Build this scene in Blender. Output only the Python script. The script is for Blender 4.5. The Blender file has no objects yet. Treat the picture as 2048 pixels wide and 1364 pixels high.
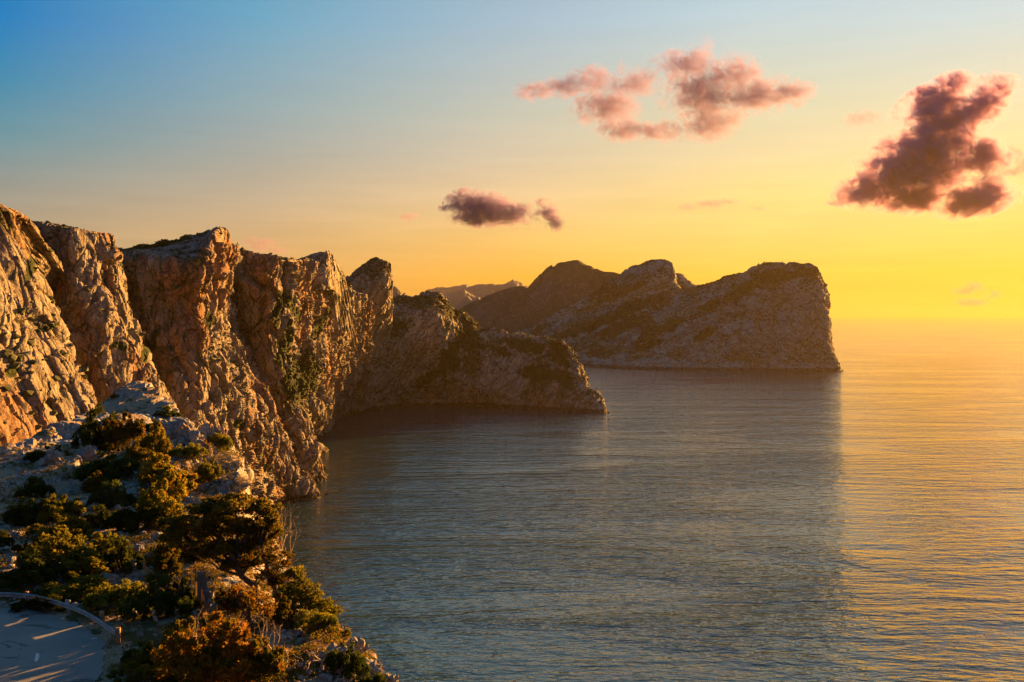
import bpy, bmesh, math, random
import numpy as np
from mathutils import Vector, Matrix
S = bpy.context.scene
COL = S.collection
R = math.radians
random.seed(7)

# ------------------------------------------------------------------ camera
H = 200.0            # camera height above the sea (m)
FPX = 1774.0         # focal length in pixels of a 2048 px wide picture
cam_d = bpy.data.cameras.new('camera')
cam = bpy.data.objects.new('camera', cam_d)
COL.objects.link(cam)
cam.location = (0, 0, H)
cam.rotation_euler = (R(90), 0, 0)
cam_d.sensor_width = 36.0
cam_d.lens = 36.0 * FPX / 2048
cam_d.shift_y = -52.0 / 2048
cam_d.clip_start = 0.5
cam_d.clip_end = 400000.0
S.camera = cam

def P(px, py, Y):
    """world point seen at pixel (px, py) of the photo at forward distance Y"""
    return ((px - 1024.0) / FPX * Y, Y, H + (630.0 - py) / FPX * Y)

# ------------------------------------------------------------------ world and sun
SUN_AZ, SUN_EL = 40.0, 9.0
def lin(c):
    return tuple(((v / 255.0) / 12.92 if v / 255.0 <= 0.04045 else ((v / 255.0 + 0.055) / 1.055) ** 2.4) for v in c)

W = bpy.data.worlds.new('World')
S.world = W
W.use_nodes = True
nt = W.node_tree
nt.nodes.clear()
N, L = nt.nodes, nt.links
def mth(op, a, b=None, c=None, clamp=False):
    n = N.new('ShaderNodeMath'); n.operation = op; n.use_clamp = clamp
    for i, v in enumerate((a, b, c)):
        if v is None: continue
        if isinstance(v, (int, float)): n.inputs[i].default_value = v
        else: L.new(v, n.inputs[i])
    return n.outputs[0]
tc = N.new('ShaderNodeTexCoord')
sep = N.new('ShaderNodeSeparateXYZ'); L.new(tc.outputs['Generated'], sep.inputs[0])
elev = mth('DIVIDE', mth('ARCSINE', sep.outputs[2]), R(90), clamp=True)
az = mth('DIVIDE', mth('ARCTAN2', sep.outputs[0], sep.outputs[1]), R(180))   # -1..1, 0 = straight ahead
# colour of the sky by elevation (degrees) for several azimuths (degrees from the viewing direction)
SKY = [
 (-150, [(0,(150,120,120)),(8,(120,115,130)),(20,(60,100,140)),(45,(30,85,135)),(90,(30,80,130))]),
 (-60, [(0,(190,150,110)),(4,(160,145,130)),(10,(95,130,150)),(20,(40,110,165)),(45,(40,100,150)),(90,(40,90,135))]),
 (-30, [(0,(215,165,105)),(3,(195,165,120)),(5.5,(172,158,132)),(7.5,(146,152,144)),(10,(104,148,158)),(13,(62,138,172)),(16.5,(6,124,188)),(25,(26,116,170)),(45,(48,110,155)),(90,(40,90,135))]),
 (-16, [(0,(240,170,85)),(2.5,(232,176,100)),(5,(213,176,125)),(7.5,(192,174,146)),(10,(166,168,158)),(13,(143,168,174)),(18,(102,163,192)),(28,(84,140,175)),(45,(66,124,158)),(90,(40,90,135))]),
 (0, [(0,(250,176,50)),(2.5,(252,184,66)),(5,(250,200,112)),(7.5,(240,203,148)),(10,(216,198,166)),(13,(192,194,178)),(18.5,(160,186,202)),(28,(122,162,182)),(45,(80,132,160)),(90,(40,90,135))]),
 (15, [(0,(252,200,62)),(2.5,(255,208,76)),(5,(255,219,118)),(7.5,(254,222,138)),(10,(238,216,163)),(13,(218,214,178)),(18.5,(186,208,216)),(28,(148,172,182)),(45,(92,138,162)),(90,(40,90,135))]),
 (30, [(0,(252,204,58)),(2.5,(255,212,70)),(5,(255,219,108)),(7.5,(255,226,142)),(10,(250,225,162)),(13,(228,220,186)),(17,(200,217,218)),(28,(160,178,182)),(45,(98,140,162)),(90,(40,90,135))]),
 (41, [(0,(250,200,60)),(4,(255,225,110)),(8,(255,232,150)),(14,(232,220,182)),(28,(160,178,182)),(45,(98,140,162)),(90,(40,90,135))]),
 (75, [(0,(250,180,70)),(5,(225,175,110)),(12,(170,170,150)),(28,(105,140,160)),(45,(60,108,140)),(90,(40,90,135))]),
 (150, [(0,(150,120,120)),(8,(120,115,130)),(20,(60,100,140)),(45,(30,85,135)),(90,(40,90,135))]),
]
prev = None; prev_a = None
for a_deg, stops in SKY:
    rp = N.new('ShaderNodeValToRGB'); L.new(elev, rp.inputs[0])
    el = rp.color_ramp.elements
    while len(el) > 1: el.remove(el[-1])
    for k, (e, c) in enumerate(stops):
        q = el[0] if k == 0 else el.new(e / 90.0)
        q.position = e / 90.0; q.color = (*lin(c), 1)
    if prev is None:
        prev = rp.outputs[0]
    else:
        mr = N.new('ShaderNodeMapRange'); L.new(az, mr.inputs[0]); mr.interpolation_type = 'LINEAR'
        mr.inputs[1].default_value = prev_a / 180.0; mr.inputs[2].default_value = a_deg / 180.0
        mx = N.new('ShaderNodeMix'); mx.data_type = 'RGBA'
        L.new(mr.outputs[0], mx.inputs[0]); L.new(prev, mx.inputs[6]); L.new(rp.outputs[0], mx.inputs[7])
        prev = mx.outputs[2]
    prev_a = a_deg
# thin high streaks of cloud in the sky itself
mp = N.new('ShaderNodeMapping'); L.new(tc.outputs['Generated'], mp.inputs[0]); mp.inputs[3].default_value = (3, 3, 42)
nz = N.new('ShaderNodeTexNoise'); L.new(mp.outputs[0], nz.inputs[0]); nz.inputs['Scale'].default_value = 2.2; nz.inputs['Detail'].default_value = 6; nz.inputs['Distortion'].default_value = 0.6
st = mth('MULTIPLY', mth('SUBTRACT', nz.outputs[0], 0.5), 0.34)
low = N.new('ShaderNodeMapRange'); L.new(elev, low.inputs[0]); low.inputs[1].default_value = 0.02; low.inputs[2].default_value = 0.14; low.inputs[3].default_value = 1.0; low.inputs[4].default_value = 0.25
gain = mth('ADD', 1.0, mth('MULTIPLY', st, low.outputs[0]))
vm = N.new('ShaderNodeVectorMath'); vm.operation = 'SCALE'; L.new(prev, vm.inputs[0]); L.new(gain, vm.inputs[3])
bg1 = N.new('ShaderNodeBackground'); L.new(vm.outputs[0], bg1.inputs[0]); bg1.inputs[1].default_value = 0.178
sk = N.new('ShaderNodeTexSky'); sk.sky_type = 'NISHITA'; sk.sun_disc = False
sk.sun_elevation = R(SUN_EL); sk.sun_rotation = R(SUN_AZ)
bg2 = N.new('ShaderNodeBackground'); L.new(sk.outputs[0], bg2.inputs[0]); bg2.inputs[1].default_value = 0.0003
ad = N.new('ShaderNodeAddShader'); L.new(bg1.outputs[0], ad.inputs[0]); L.new(bg2.outputs[0], ad.inputs[1])
wo = N.new('ShaderNodeOutputWorld'); L.new(ad.outputs[0], wo.inputs[0])

sd = bpy.data.lights.new('sun', 'SUN'); sun = bpy.data.objects.new('sun', sd); COL.objects.link(sun)
sd.energy = 5.0; sd.angle = R(0.6); sd.color = (1.0, 0.46, 0.095)
sdir = Vector((math.sin(R(SUN_AZ)) * math.cos(R(SUN_EL)), math.cos(R(SUN_AZ)) * math.cos(R(SUN_EL)), math.sin(R(SUN_EL))))
sun.rotation_euler = sdir.to_track_quat('Z', 'Y').to_euler()
sun.location = (300, 300, 600)

S.view_settings.view_transform = 'Standard'; S.view_settings.look = 'None'
S.view_settings.exposure = 2.585; S.view_settings.gamma = 1.0
S.cycles.max_bounces = 6; S.cycles.diffuse_bounces = 2; S.cycles.glossy_bounces = 2
S.cycles.transmission_bounces = 2; S.cycles.transparent_max_bounces = 6; S.cycles.volume_bounces = 1
S.cycles.caustics_reflective = False; S.cycles.caustics_refractive = False
S.cycles.sample_clamp_indirect = 4.0; S.cycles.sample_clamp_direct = 8.0

# ------------------------------------------------------------------ numpy noise
_rng = np.random.RandomState(11)
_perm = _rng.permutation(256); _perm = np.concatenate([_perm, _perm, _perm])
_g = _rng.normal(size=(256, 3)); _g /= np.linalg.norm(_g, axis=1)[:, None]
def pnoise(p):
    i = np.floor(p).astype(np.int64); f = p - i; i &= 255
    u = f * f * f * (f * (f * 6 - 15) + 10)
    out = 0
    for dx in (0, 1):
        wx = u[:, 0] if dx else 1 - u[:, 0]
        for dy in (0, 1):
            wy = u[:, 1] if dy else 1 - u[:, 1]
            for dz in (0, 1):
                wz = u[:, 2] if dz else 1 - u[:, 2]
                h = _perm[_perm[_perm[(i[:, 0] + dx) & 255] + ((i[:, 1] + dy) & 255)] + ((i[:, 2] + dz) & 255)] & 255
                g = _g[h]
                out = out + wx * wy * wz * (g[:, 0] * (f[:, 0] - dx) + g[:, 1] * (f[:, 1] - dy) + g[:, 2] * (f[:, 2] - dz))
    return out * 1.6
def fbm(p, o=4, gain=0.5, lac=2.07):
    s = 0; a = 1.0; t = 0
    for k in range(o):
        s = s + a * pnoise(p * lac ** k + 17.3 * k); t += a; a *= gain
    return s / t
def ridged(p, o=4, gain=0.5, lac=2.1):
    s = 0; a = 1.0; t = 0
    for k in range(o):
        s = s + a * (1 - 2 * np.abs(pnoise(p * lac ** k + 9.1 * k))); t += a; a *= gain
    return s / t
def cells(p):
    """Worley cells: distance to the cell edge, a random height per cell, and a random tilted plane per cell"""
    i0 = np.floor(p).astype(np.int64); n = len(p)
    f1 = np.full(n, 9.0); f2 = np.full(n, 9.0); hv = np.zeros(n); tl = np.zeros(n)
    for dx in (-1, 0, 1):
        for dy in (-1, 0, 1):
            for dz in (-1, 0, 1):
                c = i0 + (dx, dy, dz)
                h = _perm[_perm[_perm[c[:, 0] & 255] + (c[:, 1] & 255)] + (c[:, 2] & 255)] & 255
                r = p - (c + 0.5 + 0.42 * _g[h])
                d = np.sqrt((r ** 2).sum(1))
                m = d < f1
                f2 = np.where(m, f1, np.minimum(f2, d)); hv = np.where(m, h / 255.0, hv)
                tl = np.where(m, (r * _g[(h * 7 + 3) & 255]).sum(1), tl); f1 = np.where(m, d, f1)
    return f2 - f1, hv, tl

# ------------------------------------------------------------------ object helpers
def tag(o, label=None, cat=None, group=None, kind=None):
    if label: o['label'] = label
    if cat: o['category'] = cat
    if group: o['group'] = group
    if kind: o['kind'] = kind
    return o
def obj(name, me, mat=None, parent=None):
    o = bpy.data.objects.new(name, me); COL.objects.link(o)
    if mat is not None and me is not None:
        me.materials.clear(); me.materials.append(mat)
    if parent is not None: o.parent = parent
    return o
def mesh(name, v, f, smooth=False):
    v = np.asarray(v, dtype=np.float32); me = bpy.data.meshes.new(name)
    f = np.asarray(f, dtype=np.int32); k = f.shape[1]
    me.vertices.add(len(v)); me.vertices.foreach_set('co', v.ravel())
    me.loops.add(f.size); me.loops.foreach_set('vertex_index', f.ravel())
    me.polygons.add(len(f)); me.polygons.foreach_set('loop_start', np.arange(0, f.size, k, dtype=np.int32))
    try: me.polygons.foreach_set('loop_total', np.full(len(f), k, dtype=np.int32))
    except Exception: pass
    me.update(calc_edges=True); me.validate()
    me.polygons.foreach_set('use_smooth', np.full(len(me.polygons), smooth))
    return me
def gridfaces(nu, nv, flip=False):
    a = np.arange(nu * nv).reshape(nu, nv)
    q = np.stack([a[:-1, :-1], a[1:, :-1], a[1:, 1:], a[:-1, 1:]], -1).reshape(-1, 4)
    return q[:, ::-1] if flip else q

# ------------------------------------------------------------------ materials
class NT:
    def __init__(s, name):
        s.m = bpy.data.materials.new(name); s.m.use_nodes = True
        s.t = s.m.node_tree; s.t.nodes.clear()
        s.out = s.t.nodes.new('ShaderNodeOutputMaterial')
    def n(s, typ, **kw):
        o = s.t.nodes.new('ShaderNode' + typ)
        for k, v in kw.items(): setattr(o, k, v)
        return o
    def link(s, a, b): s.t.links.new(a, b)
    def inp(s, node, key, v):
        if isinstance(v, bpy.types.NodeSocket): s.link(v, node.inputs[key])
        else: node.inputs[key].default_value = v
    def math(s, op, a, b=None, clamp=False):
        o = s.n('Math', operation=op, use_clamp=clamp); s.inp(o, 0, a)
        if b is not None: s.inp(o, 1, b)
        return o.outputs[0]
    def map(s, v, a, b, c=0.0, d=1.0, smooth=False):
        o = s.n('MapRange'); o.interpolation_type = 'SMOOTHSTEP' if smooth else 'LINEAR'
        s.inp(o, 0, v); 
        for k, x in zip((1, 2, 3, 4), (a, b, c, d)): s.inp(o, k, x)
        return o.outputs[0]
    def mix(s, f, a, b):
        o = s.n('Mix', data_type='RGBA'); s.inp(o, 0, f)
        for k, x in ((6, a), (7, b)):
            s.inp(o, k, (*x, 1) if isinstance(x, tuple) and len(x) == 3 else x)
        return o.outputs[2]
    def coord(s, scale=(1, 1, 1), rot=(0, 0, 0), kind='Object'):
        t = s.n('TexCoord'); mp = s.n('Mapping'); s.link(t.outputs[kind], mp.inputs[0])
        mp.inputs[2].default_value = rot; mp.inputs[3].default_value = scale
        return mp.outputs[0]
    def noise(s, vec, scale, detail=4, rough=0.55, dist=0.0, typ='FBM'):
        o = s.n('TexNoise'); o.noise_type = typ; s.link(vec, o.inputs[0])
        o.inputs['Scale'].default_value = scale; o.inputs['Detail'].default_value = detail
        o.inputs['Roughness'].default_value = rough; o.inputs['Distortion'].default_value = dist
        return o.outputs[0]
    def bsdf(s, color, rough=0.9, bump=None, bstr=0.5, bdist=0.1, **kw):
        b = s.n('BsdfPrincipled'); s.inp(b, 'Base Color', (*color, 1) if isinstance(color, tuple) and len(color) == 3 else color)
        s.inp(b, 'Roughness', rough)
        if bump is not None:
            bn = s.n('Bump'); s.link(bump, bn.inputs['Height']); bn.inputs['Strength'].default_value = bstr
            bn.inputs['Distance'].default_value = bdist; s.link(bn.outputs[0], b.inputs['Normal'])
        for k, v in kw.items(): s.inp(b, k.replace('_', ' '), v)
        s.link(b.outputs[0], s.out.inputs[0])
        return b

def rock_mat(name, sc, grey=(0.22, 0.175, 0.135), pale=(0.42, 0.37, 0.32), rust=(0.33, 0.15, 0.065), dark=(0.07, 0.06, 0.05),
             veg=(0.055, 0.07, 0.018), stain=0.5, vegn=0.45, vegz=0.5, waterline=True, strata=0.0, patch=0.55, bump=1.0, dip=0.0):
    """weathered limestone; sc = size in metres of its middle-sized features"""
    t = NT(name)
    co = t.coord()
    def cs(z):
        tt = t.n('TexCoord'); m1 = t.n('Mapping'); t.link(tt.outputs['Object'], m1.inputs[0]); m1.inputs[2].default_value = (0, R(dip), 0)
        m2 = t.n('Mapping'); t.link(m1.outputs[0], m2.inputs[0]); m2.inputs[3].default_value = (1, 1, z); return m2.outputs[0]
    cv = cs(0.28)
    big = t.noise(cv, 0.16 / sc, 5, 0.6, 0.4)
    mid = t.noise(cs(0.5), 1.0 / sc, 6, 0.65, 0.3)
    fine = t.noise(co, 4.0 / sc, 5, 0.7)
    c = t.mix(t.map(mid, 0.35, 0.68), grey, pale)
    c = t.mix(t.math('MULTIPLY', t.map(big, 0.48, 0.62, smooth=True), stain), c, rust)
    c = t.mix(t.map(fine, 0.36, 0.52), t.mix(0.75, c, dark), c)
    vo = t.n('TexVoronoi', feature='DISTANCE_TO_EDGE'); t.link(cv, vo.inputs[0])
    wv = t.n('VectorMath', operation='ADD')
    t.link(cv, wv.inputs[0]); nn = t.n('TexNoise'); t.link(co, nn.inputs[0]); nn.inputs['Scale'].default_value = 0.5 / sc; nn.inputs['Detail'].default_value = 4
    sv = t.n('VectorMath', operation='SCALE'); t.link(nn.outputs['Color'], sv.inputs[0]); sv.inputs[3].default_value = 2.2 * sc
    t.link(sv.outputs[0], wv.inputs[1]); t.link(wv.outputs[0], vo.inputs[0]); vo.inputs['Scale'].default_value = 0.42 / sc
    crack = t.map(vo.outputs[0], 0.0, 0.07, smooth=True)
    c = t.mix(t.math('MULTIPLY', t.math('SUBTRACT', 1.0, crack), 0.65), c, dark)
    # black algae streaks that run down the face
    strk = t.noise(cs(0.09), 1.3 / sc, 4, 0.6)
    c = t.mix(t.math('MULTIPLY', t.map(strk, 0.56, 0.70, smooth=True), 0.45), c, dark)
    # plants on ledges and gentler ground
    g = t.n('NewGeometry'); sn = t.n('SeparateXYZ'); t.link(g.outputs['Normal'], sn.inputs[0])
    sp = t.n('SeparateXYZ'); t.link(g.outputs['Position'], sp.inputs[0])
    vn = t.noise(co, 0.22 / sc, 5, 0.62)
    vm_ = t.math('MULTIPLY', t.map(sn.outputs[2], vegz - 0.18, vegz + 0.14, smooth=True), t.map(vn, 1 - vegn - 0.04, 1 - vegn + 0.05, smooth=True))
    vm2 = t.math('MULTIPLY', t.map(t.noise(co, 0.07 / sc, 6, 0.6, 0.5), patch, patch + 0.05, smooth=True), t.map(sn.outputs[2], -0.15, 0.2))
    vf = t.math('MAXIMUM', vm_, vm2)
    ca_ = t.n('Attribute', attribute_name='cover')
    cv_ = t.math('ADD', ca_.outputs['Fac'], t.math('MULTIPLY', t.math('SUBTRACT', t.noise(co, 0.5 / sc, 6, 0.68), 0.5), 1.5))
    vf = t.math('MAXIMUM', vf, t.math('MULTIPLY', t.map(cv_, 0.52, 0.60, smooth=True), t.map(ca_.outputs['Fac'], 0.05, 0.3)))
    if waterline: vf = t.math('MULTIPLY', vf, t.map(sp.outputs[2], 10, 35))
    vcol = t.mix(t.map(fine, 0.35, 0.7), tuple(x * 0.5 for x in veg), veg)
    c = t.mix(vf, c, vcol)
    if waterline:   # wet dark band just above the sea and a pale line of limpets and salt
        zz = t.math('ADD', sp.outputs[2], t.math('MULTIPLY', t.math('SUBTRACT', mid, 0.5), 7.0))
        c = t.mix(t.map(zz, 2.0 + 0.25 * sc, 5.0 + 0.5 * sc, 0.88, 0.0, smooth=True), c, (0.035, 0.027, 0.02))
        c = t.mix(t.map(sp.outputs[2], 0.6, 1.6, 0.75, 0.0, smooth=True), c, (0.16, 0.11, 0.05))
    hgt = t.math('ADD', t.math('MULTIPLY', mid, 0.8), t.math('ADD', t.math('MULTIPLY', fine, 0.35), t.math('MULTIPLY', crack, 0.22)))
    t.bsdf(c, 0.92, hgt, 0.9 * bump, 1.1 * sc, Specular_IOR_Level=0.15)
    return t.m

# ------------------------------------------------------------------ lofted cliffs
def hermite(K, t, ten=0.8):
    """K: (n, ...) control values, t: params 0..n-1"""
    n = len(K); i = np.clip(np.floor(t).astype(int), 0, n - 2); f = (t - i)
    M = np.zeros_like(K); M[1:-1] = (K[2:] - K[:-2]) * 0.5 * ten; M[0] = (K[1] - K[0]) * ten; M[-1] = (K[-1] - K[-2]) * ten
    sh = (-1,) + (1,) * (K.ndim - 1); f = f.reshape(sh)
    return ((2*f**3 - 3*f**2 + 1) * K[i] + (f**3 - 2*f**2 + f) * M[i] + (-2*f**3 + 3*f**2) * K[i + 1] + (f**3 - f**2) * M[i + 1])
def params(weights, n):
    w = np.maximum(np.asarray(weights, float), 1e-6); c = np.concatenate([[0], np.cumsum(w)])
    return np.interp(np.linspace(0, c[-1], n), c, np.arange(len(c)))
def loft(cols, nu, nv, uw=None, vw=None, ten_u=0.7, ten_v=0.6):
    K = np.array(cols, float)                       # (ncol, nrow, 3)
    du = np.ones(len(K) - 1) if uw is None else uw
    dv = np.ones(K.shape[1] - 1) if vw is None else vw
    A = hermite(K, params(du, nu), ten_u)           # (nu, nrow, 3)
    B = hermite(np.swapaxes(A, 0, 1), params(dv, nv), ten_v)
    return np.swapaxes(B, 0, 1)                     # (nu, nv, 3)
def normals(G):
    a = np.gradient(G, axis=0); b = np.gradient(G, axis=1); n = np.cross(a, b)
    return n / np.maximum(np.linalg.norm(n, axis=2), 1e-9)[..., None]
def face_cam(nr, G):
    d = G - np.array([0, 0, H]); s = np.sign((nr * d).sum(2).mean())
    return nr * (-s), s
def box_blur(a, r):
    for ax in (0, 1):
        n = a.shape[ax]; pd = [(r, r) if k == ax else (0, 0) for k in range(a.ndim)]
        c = np.cumsum(np.pad(a, pd, mode='edge'), axis=ax)
        c = np.concatenate([np.zeros_like(np.take(c, [0], ax)), c], axis=ax)
        a = (np.take(c, range(2 * r + 1, n + 2 * r + 1), ax) - np.take(c, range(0, n), ax)) / (2 * r + 1)
    return a
def rock_disp(G, big, blocks, small, vz=0.35, tilt=0.0, seed=0.0, strata=0.0, fade=None, warp=9.0, gul=None, fis=0.0):
    """displace a sheet along its normals: flutes, joint-bounded blocks, then rubble-sized relief"""
    nr = normals(box_blur(G, 4)); nr, s = face_cam(nr, G)
    p = G.reshape(-1, 3).copy() + seed
    q = p.copy(); q[:, 2] += tilt * q[:, 0]
    w = np.stack([pnoise(p / 40.0 + 5), pnoise(p / 40.0 + 31), pnoise(p / 40.0 + 77)], 1) * warp
    q = q + w
    st = np.array([1, 1, vz])
    d = big[0] * ridged(q * st / big[1], 3, 0.5)
    for amp, size in blocks:
        e, hv, tl = cells((q + 3.1 * size) * np.array([1, 1, 0.55]) / size)
        d = d + amp * 0.9 * (hv - 0.5) + amp * 1.5 * tl + amp * 0.35 * (np.minimum(e, 0.12) / 0.12 - 1)
    d = d + small[0] * fbm(p / small[1], 4, 0.6) + small[0] * 0.7 * ridged(p * np.array([1, 1, 0.6]) / (small[1] * 1.7) + 3, 3)
    if fis:      # deep upright fissures
        for fs, fa in ((48, 1.0), (19, 0.5)):
            nn_ = np.abs(pnoise((q + 7.7 * fs) * np.array([1, 1, 0.13]) / fs)); d = d - fis * fa * (1 - np.clip(nn_ / 0.07, 0, 1)) ** 1.5
    if gul:      # gullies and ribs that run obliquely down the slope: (amplitude, spacing, angle)
        ga, gs, an = gul; ca, sa = math.cos(R(an)), math.sin(R(an))
        wz = p[:, 0] * 1.0; u_ = wz * ca + p[:, 2] * sa; v_ = -wz * sa + p[:, 2] * ca
        qq = np.stack([u_ + 0.25 * gs * pnoise(p / (gs * 1.3)) * 2, p[:, 1] * 0.4, v_ * 0.16], 1)
        d = d + ga * ridged(qq / gs, 4, 0.55)
    if strata:
        zt = p[:, 2] * 0.8 + 0.45 * p[:, 0] + 6 * pnoise(p / 60.0)
        d = d + strata * pnoise(np.stack([zt / 9.0, p[:, 1] / 200, p[:, 0] / 200], 1))
    d = d.reshape(G.shape[:2])
    if fade is not None: d = d * fade
    return G + nr * d[..., None], s
def sheet(name, G, mat, s, smooth=False, cover=None):
    """cover: patches where plants grow, (px, py, rx, ry, tilt) measured on the photo and stored on the surface"""
    nu, nv = G.shape[:2]
    me = mesh(name, G.reshape(-1, 3), gridfaces(nu, nv, flip=s > 0), smooth)
    if cover:
        p = G.reshape(-1, 3); px = 1024 + p[:, 0] / p[:, 1] * FPX; py = 630 - (p[:, 2] - H) / p[:, 1] * FPX; c = np.zeros(len(p))
        for x, y, rx, ry, an in cover:
            ca, sa = math.cos(R(an)), math.sin(R(an)); dx, dy = px - x, py - y
            r = np.sqrt(((dx * ca + dy * sa) / rx) ** 2 + ((-dx * sa + dy * ca) / ry) ** 2); c = np.maximum(c, 1.0 - 0.5 * r)
        at_ = me.attributes.new('cover', 'FLOAT', 'POINT'); at_.data.foreach_set('value', c.astype(np.float32))
    return obj(name, me, mat)
# ------------------------------------------------------------------ sea
t = NT('sea_water')
co = t.coord()
g = t.n('NewGeometry')
w1 = t.noise(t.coord((0.10, 0.25, 1), (0, 0, R(-8))), 1.0, 1.5, 0.45, 0.4)
w0 = t.noise(t.coord((0.35, 0.7, 1), (0, 0, R(12))), 1.0, 1, 0.4, 0.3)
wm = t.noise(t.coord((0.030, 0.095, 1), (0, 0, R(-5))), 1.0, 1.5, 0.45, 0.5)
w2 = t.noise(t.coord((0.009, 0.036, 1), (0, 0, R(-7))), 1.0, 2, 0.5, 0.8)
w3 = t.noise(t.coord((0.0016, 0.006, 1), (0, 0, R(7))), 1.0, 6, 0.6, 1.2)
calm = t.map(w3, 0.40, 0.60, 0.6, 1.25, smooth=True)
hh = t.math('ADD', t.math('ADD', t.math('MULTIPLY', w1, 1.15), t.math('MULTIPLY', w0, 0.30)), t.math('ADD', t.math('MULTIPLY', w2, 2.6), t.math('MULTIPLY', wm, 1.8)))
hh = t.math('MULTIPLY', hh, calm)
b = t.bsdf((0.010, 0.034, 0.054), t.map(w3, 0.35, 0.65, 0.05, 0.09), hh, 1.0, 1.0, IOR=1.8)
SEA = t.m
v = []; f = []
xs = np.array([-150000, -20000, -4000, -1000, -200, 200, 1000, 2500, 6000, 20000, 150000.0])
ys = np.array([-3000, 0, 300, 800, 1600, 3000, 6000, 12000, 30000, 60000, 90000.0])
X, Y = np.meshgrid(xs, ys, indexing='ij')
me = mesh('sea', np.stack([X, Y, 0 * X], -1).reshape(-1, 3), gridfaces(len(xs), len(ys)))
tag(obj('sea', me, SEA), 'calm rippled sea turning from dark teal to gold', kind='structure')

# ------------------------------------------------------------------ the wall of cliffs on the left
def foot(px, Y, z=-4):
    return ((px - 1024.0) / FPX * Y, Y, z)
def back(p, dx, dy, dz):
    return (p[0] + dx, p[1] + dy, p[2] + dz)
def column(rim, mids, ft, crest=None, far=None):
    """crest and far lie behind the rim, mids run down to the foot at the sea"""
    rm = P(*rim)
    cr = P(*crest) if crest else back(rm, -14, 45, -1.5)
    fr = P(*far) if far else back(cr, -60, 190, -45)
    return [fr, cr, rm] + [P(*m) for m in mids] + [foot(*ft), foot(ft[0], ft[1], -14)]
cols = [
 column((-520, 300, 300), [(-480, 480, 285), (-430, 700, 270), (-400, 950, 255), (-380, 1150, 250)], (-200, 300)),
 column((-150, 372, 350), [(-170, 520, 325), (-160, 680, 305), (-130, 830, 300), (-60, 1020, 310)], (60, 360)),
 column((-60, 398, 385), [(-55, 520, 362), (-30, 650, 350), (20, 800, 345), (90, 990, 350)], (190, 385)),
 column((-5, 412, 412), [(28, 520, 398), (62, 640, 388), (112, 780, 380), (180, 980, 382)], (270, 400)),
 column((30, 434, 430), [(58, 520, 430), (98, 610, 425), (140, 720, 418), (196, 850, 415)], (330, 425)),   # golden arete
 column((30, 452, 500), [(28, 560, 520), (50, 660, 520), (90, 760, 520), (150, 900, 520)], (250, 540)),
 column((52, 446, 560), [(50, 540, 570), (82, 650, 568), (118, 760, 565), (170, 900, 565)], (290, 580)),
 column((95, 452, 556), [(92, 545, 566), (118, 655, 562), (152, 765, 560), (205, 900, 562)], (330, 570)),
 column((150, 461, 560), [(160, 560, 556), (185, 670, 550), (220, 780, 546), (265, 910, 545)], (395, 545)),
 column((207, 472, 590), [(236, 560, 598), (272, 660, 600), (312, 760, 602), (355, 880, 604)], (470, 610)),   # second arete
 column((222, 505, 700), [(222, 600, 725), (250, 690, 730), (290, 780, 728), (330, 880, 725)], (430, 725), (222, 508, 740)),
 column((262, 514, 722), [(270, 610, 738), (288, 700, 738), (320, 800, 730), (365, 900, 722)], (450, 722), (258, 503, 830), (250, 530, 1000)),
 column((330, 521, 728), [(332, 615, 742), (345, 710, 736), (385, 820, 722), (420, 920, 720)], (475, 735), (322, 489, 900), (310, 520, 1100)),
 column((398, 524, 740), [(395, 610, 752), (402, 700, 750), (440, 810, 770), (475, 920, 800)], (515, 880), (392, 473, 900), (385, 520, 1100)),
 column((424, 486, 775), [(420, 580, 780), (424, 690, 776), (478, 800, 800), (530, 910, 860)], (578, 982), (430, 461, 830), (420, 520, 1100)),   # pillar
 column((453, 490, 850), [(446, 580, 870), (452, 680, 870), (515, 800, 890), (568, 910, 930)], (618, 975), (446, 462, 850), (440, 540, 1150)),
 column((462, 492, 930), [(462, 590, 950), (480, 690, 970), (535, 800, 990), (575, 890, 1010)], (608, 1045)),
 column((498, 506, 935), [(500, 600, 950), (515, 700, 960), (560, 800, 980), (600, 895, 1010)], (628, 1065)),
 column((548, 520, 950), [(550, 610, 960), (560, 710, 965), (590, 800, 990), (617, 890, 1030)], (643, 1092)),   # third arete
 column((578, 524, 1010), [(568, 620, 1060), (575, 720, 1080), (600, 810, 1100), (615, 880, 1110)], (636, 1140)),
 column((592, 524, 1180), [(585, 620, 1220), (590, 710, 1240), (600, 790, 1270), (604, 850, 1310)], (606, 1400)),
 column((618, 524, 1290), [(622, 600, 1320), (625, 690, 1330), (630, 770, 1360), (640, 830, 1400)], (648, 1500)),
 column((648, 532, 1420), [(655, 600, 1440), (655, 690, 1450), (655, 770, 1480), (656, 820, 1520)], (655, 1590)),
 column((672, 545, 1480), [(680, 620, 1500), (672, 700, 1520), (668, 770, 1560), (667, 815, 1600)], (668, 1690)),
 column((700, 580, 1600), [(705, 640, 1620), (700, 710, 1650), (695, 770, 1690), (692, 805, 1720)], (694, 1800)),
 column((745, 602, 1700), [(745, 660, 1720), (740, 720, 1750), (738, 770, 1790), (738, 800, 1820)], (742, 1895)),
]
scrw = lambda cs, k: [max(8, abs((P_px(cs[i + 1][k]) - P_px(cs[i][k])))) for i in range(len(cs) - 1)]
def P_px(p): return 1024 + p[0] / p[1] * FPX
uw = [max(14, abs(P_px(cols[i + 1][4]) - P_px(cols[i][4])) * (0.35 if i < 2 else 1)) + (0 if i < 2 else 0.38 * math.dist(cols[i + 1][4], cols[i][4]) * FPX / cols[i][4][1]) for i in range(len(cols) - 1)]
vw_ = [25, 40, 60, 90, 90, 90, 100, 12]; rim_i = int(430 * 65 / sum(vw_))
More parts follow.
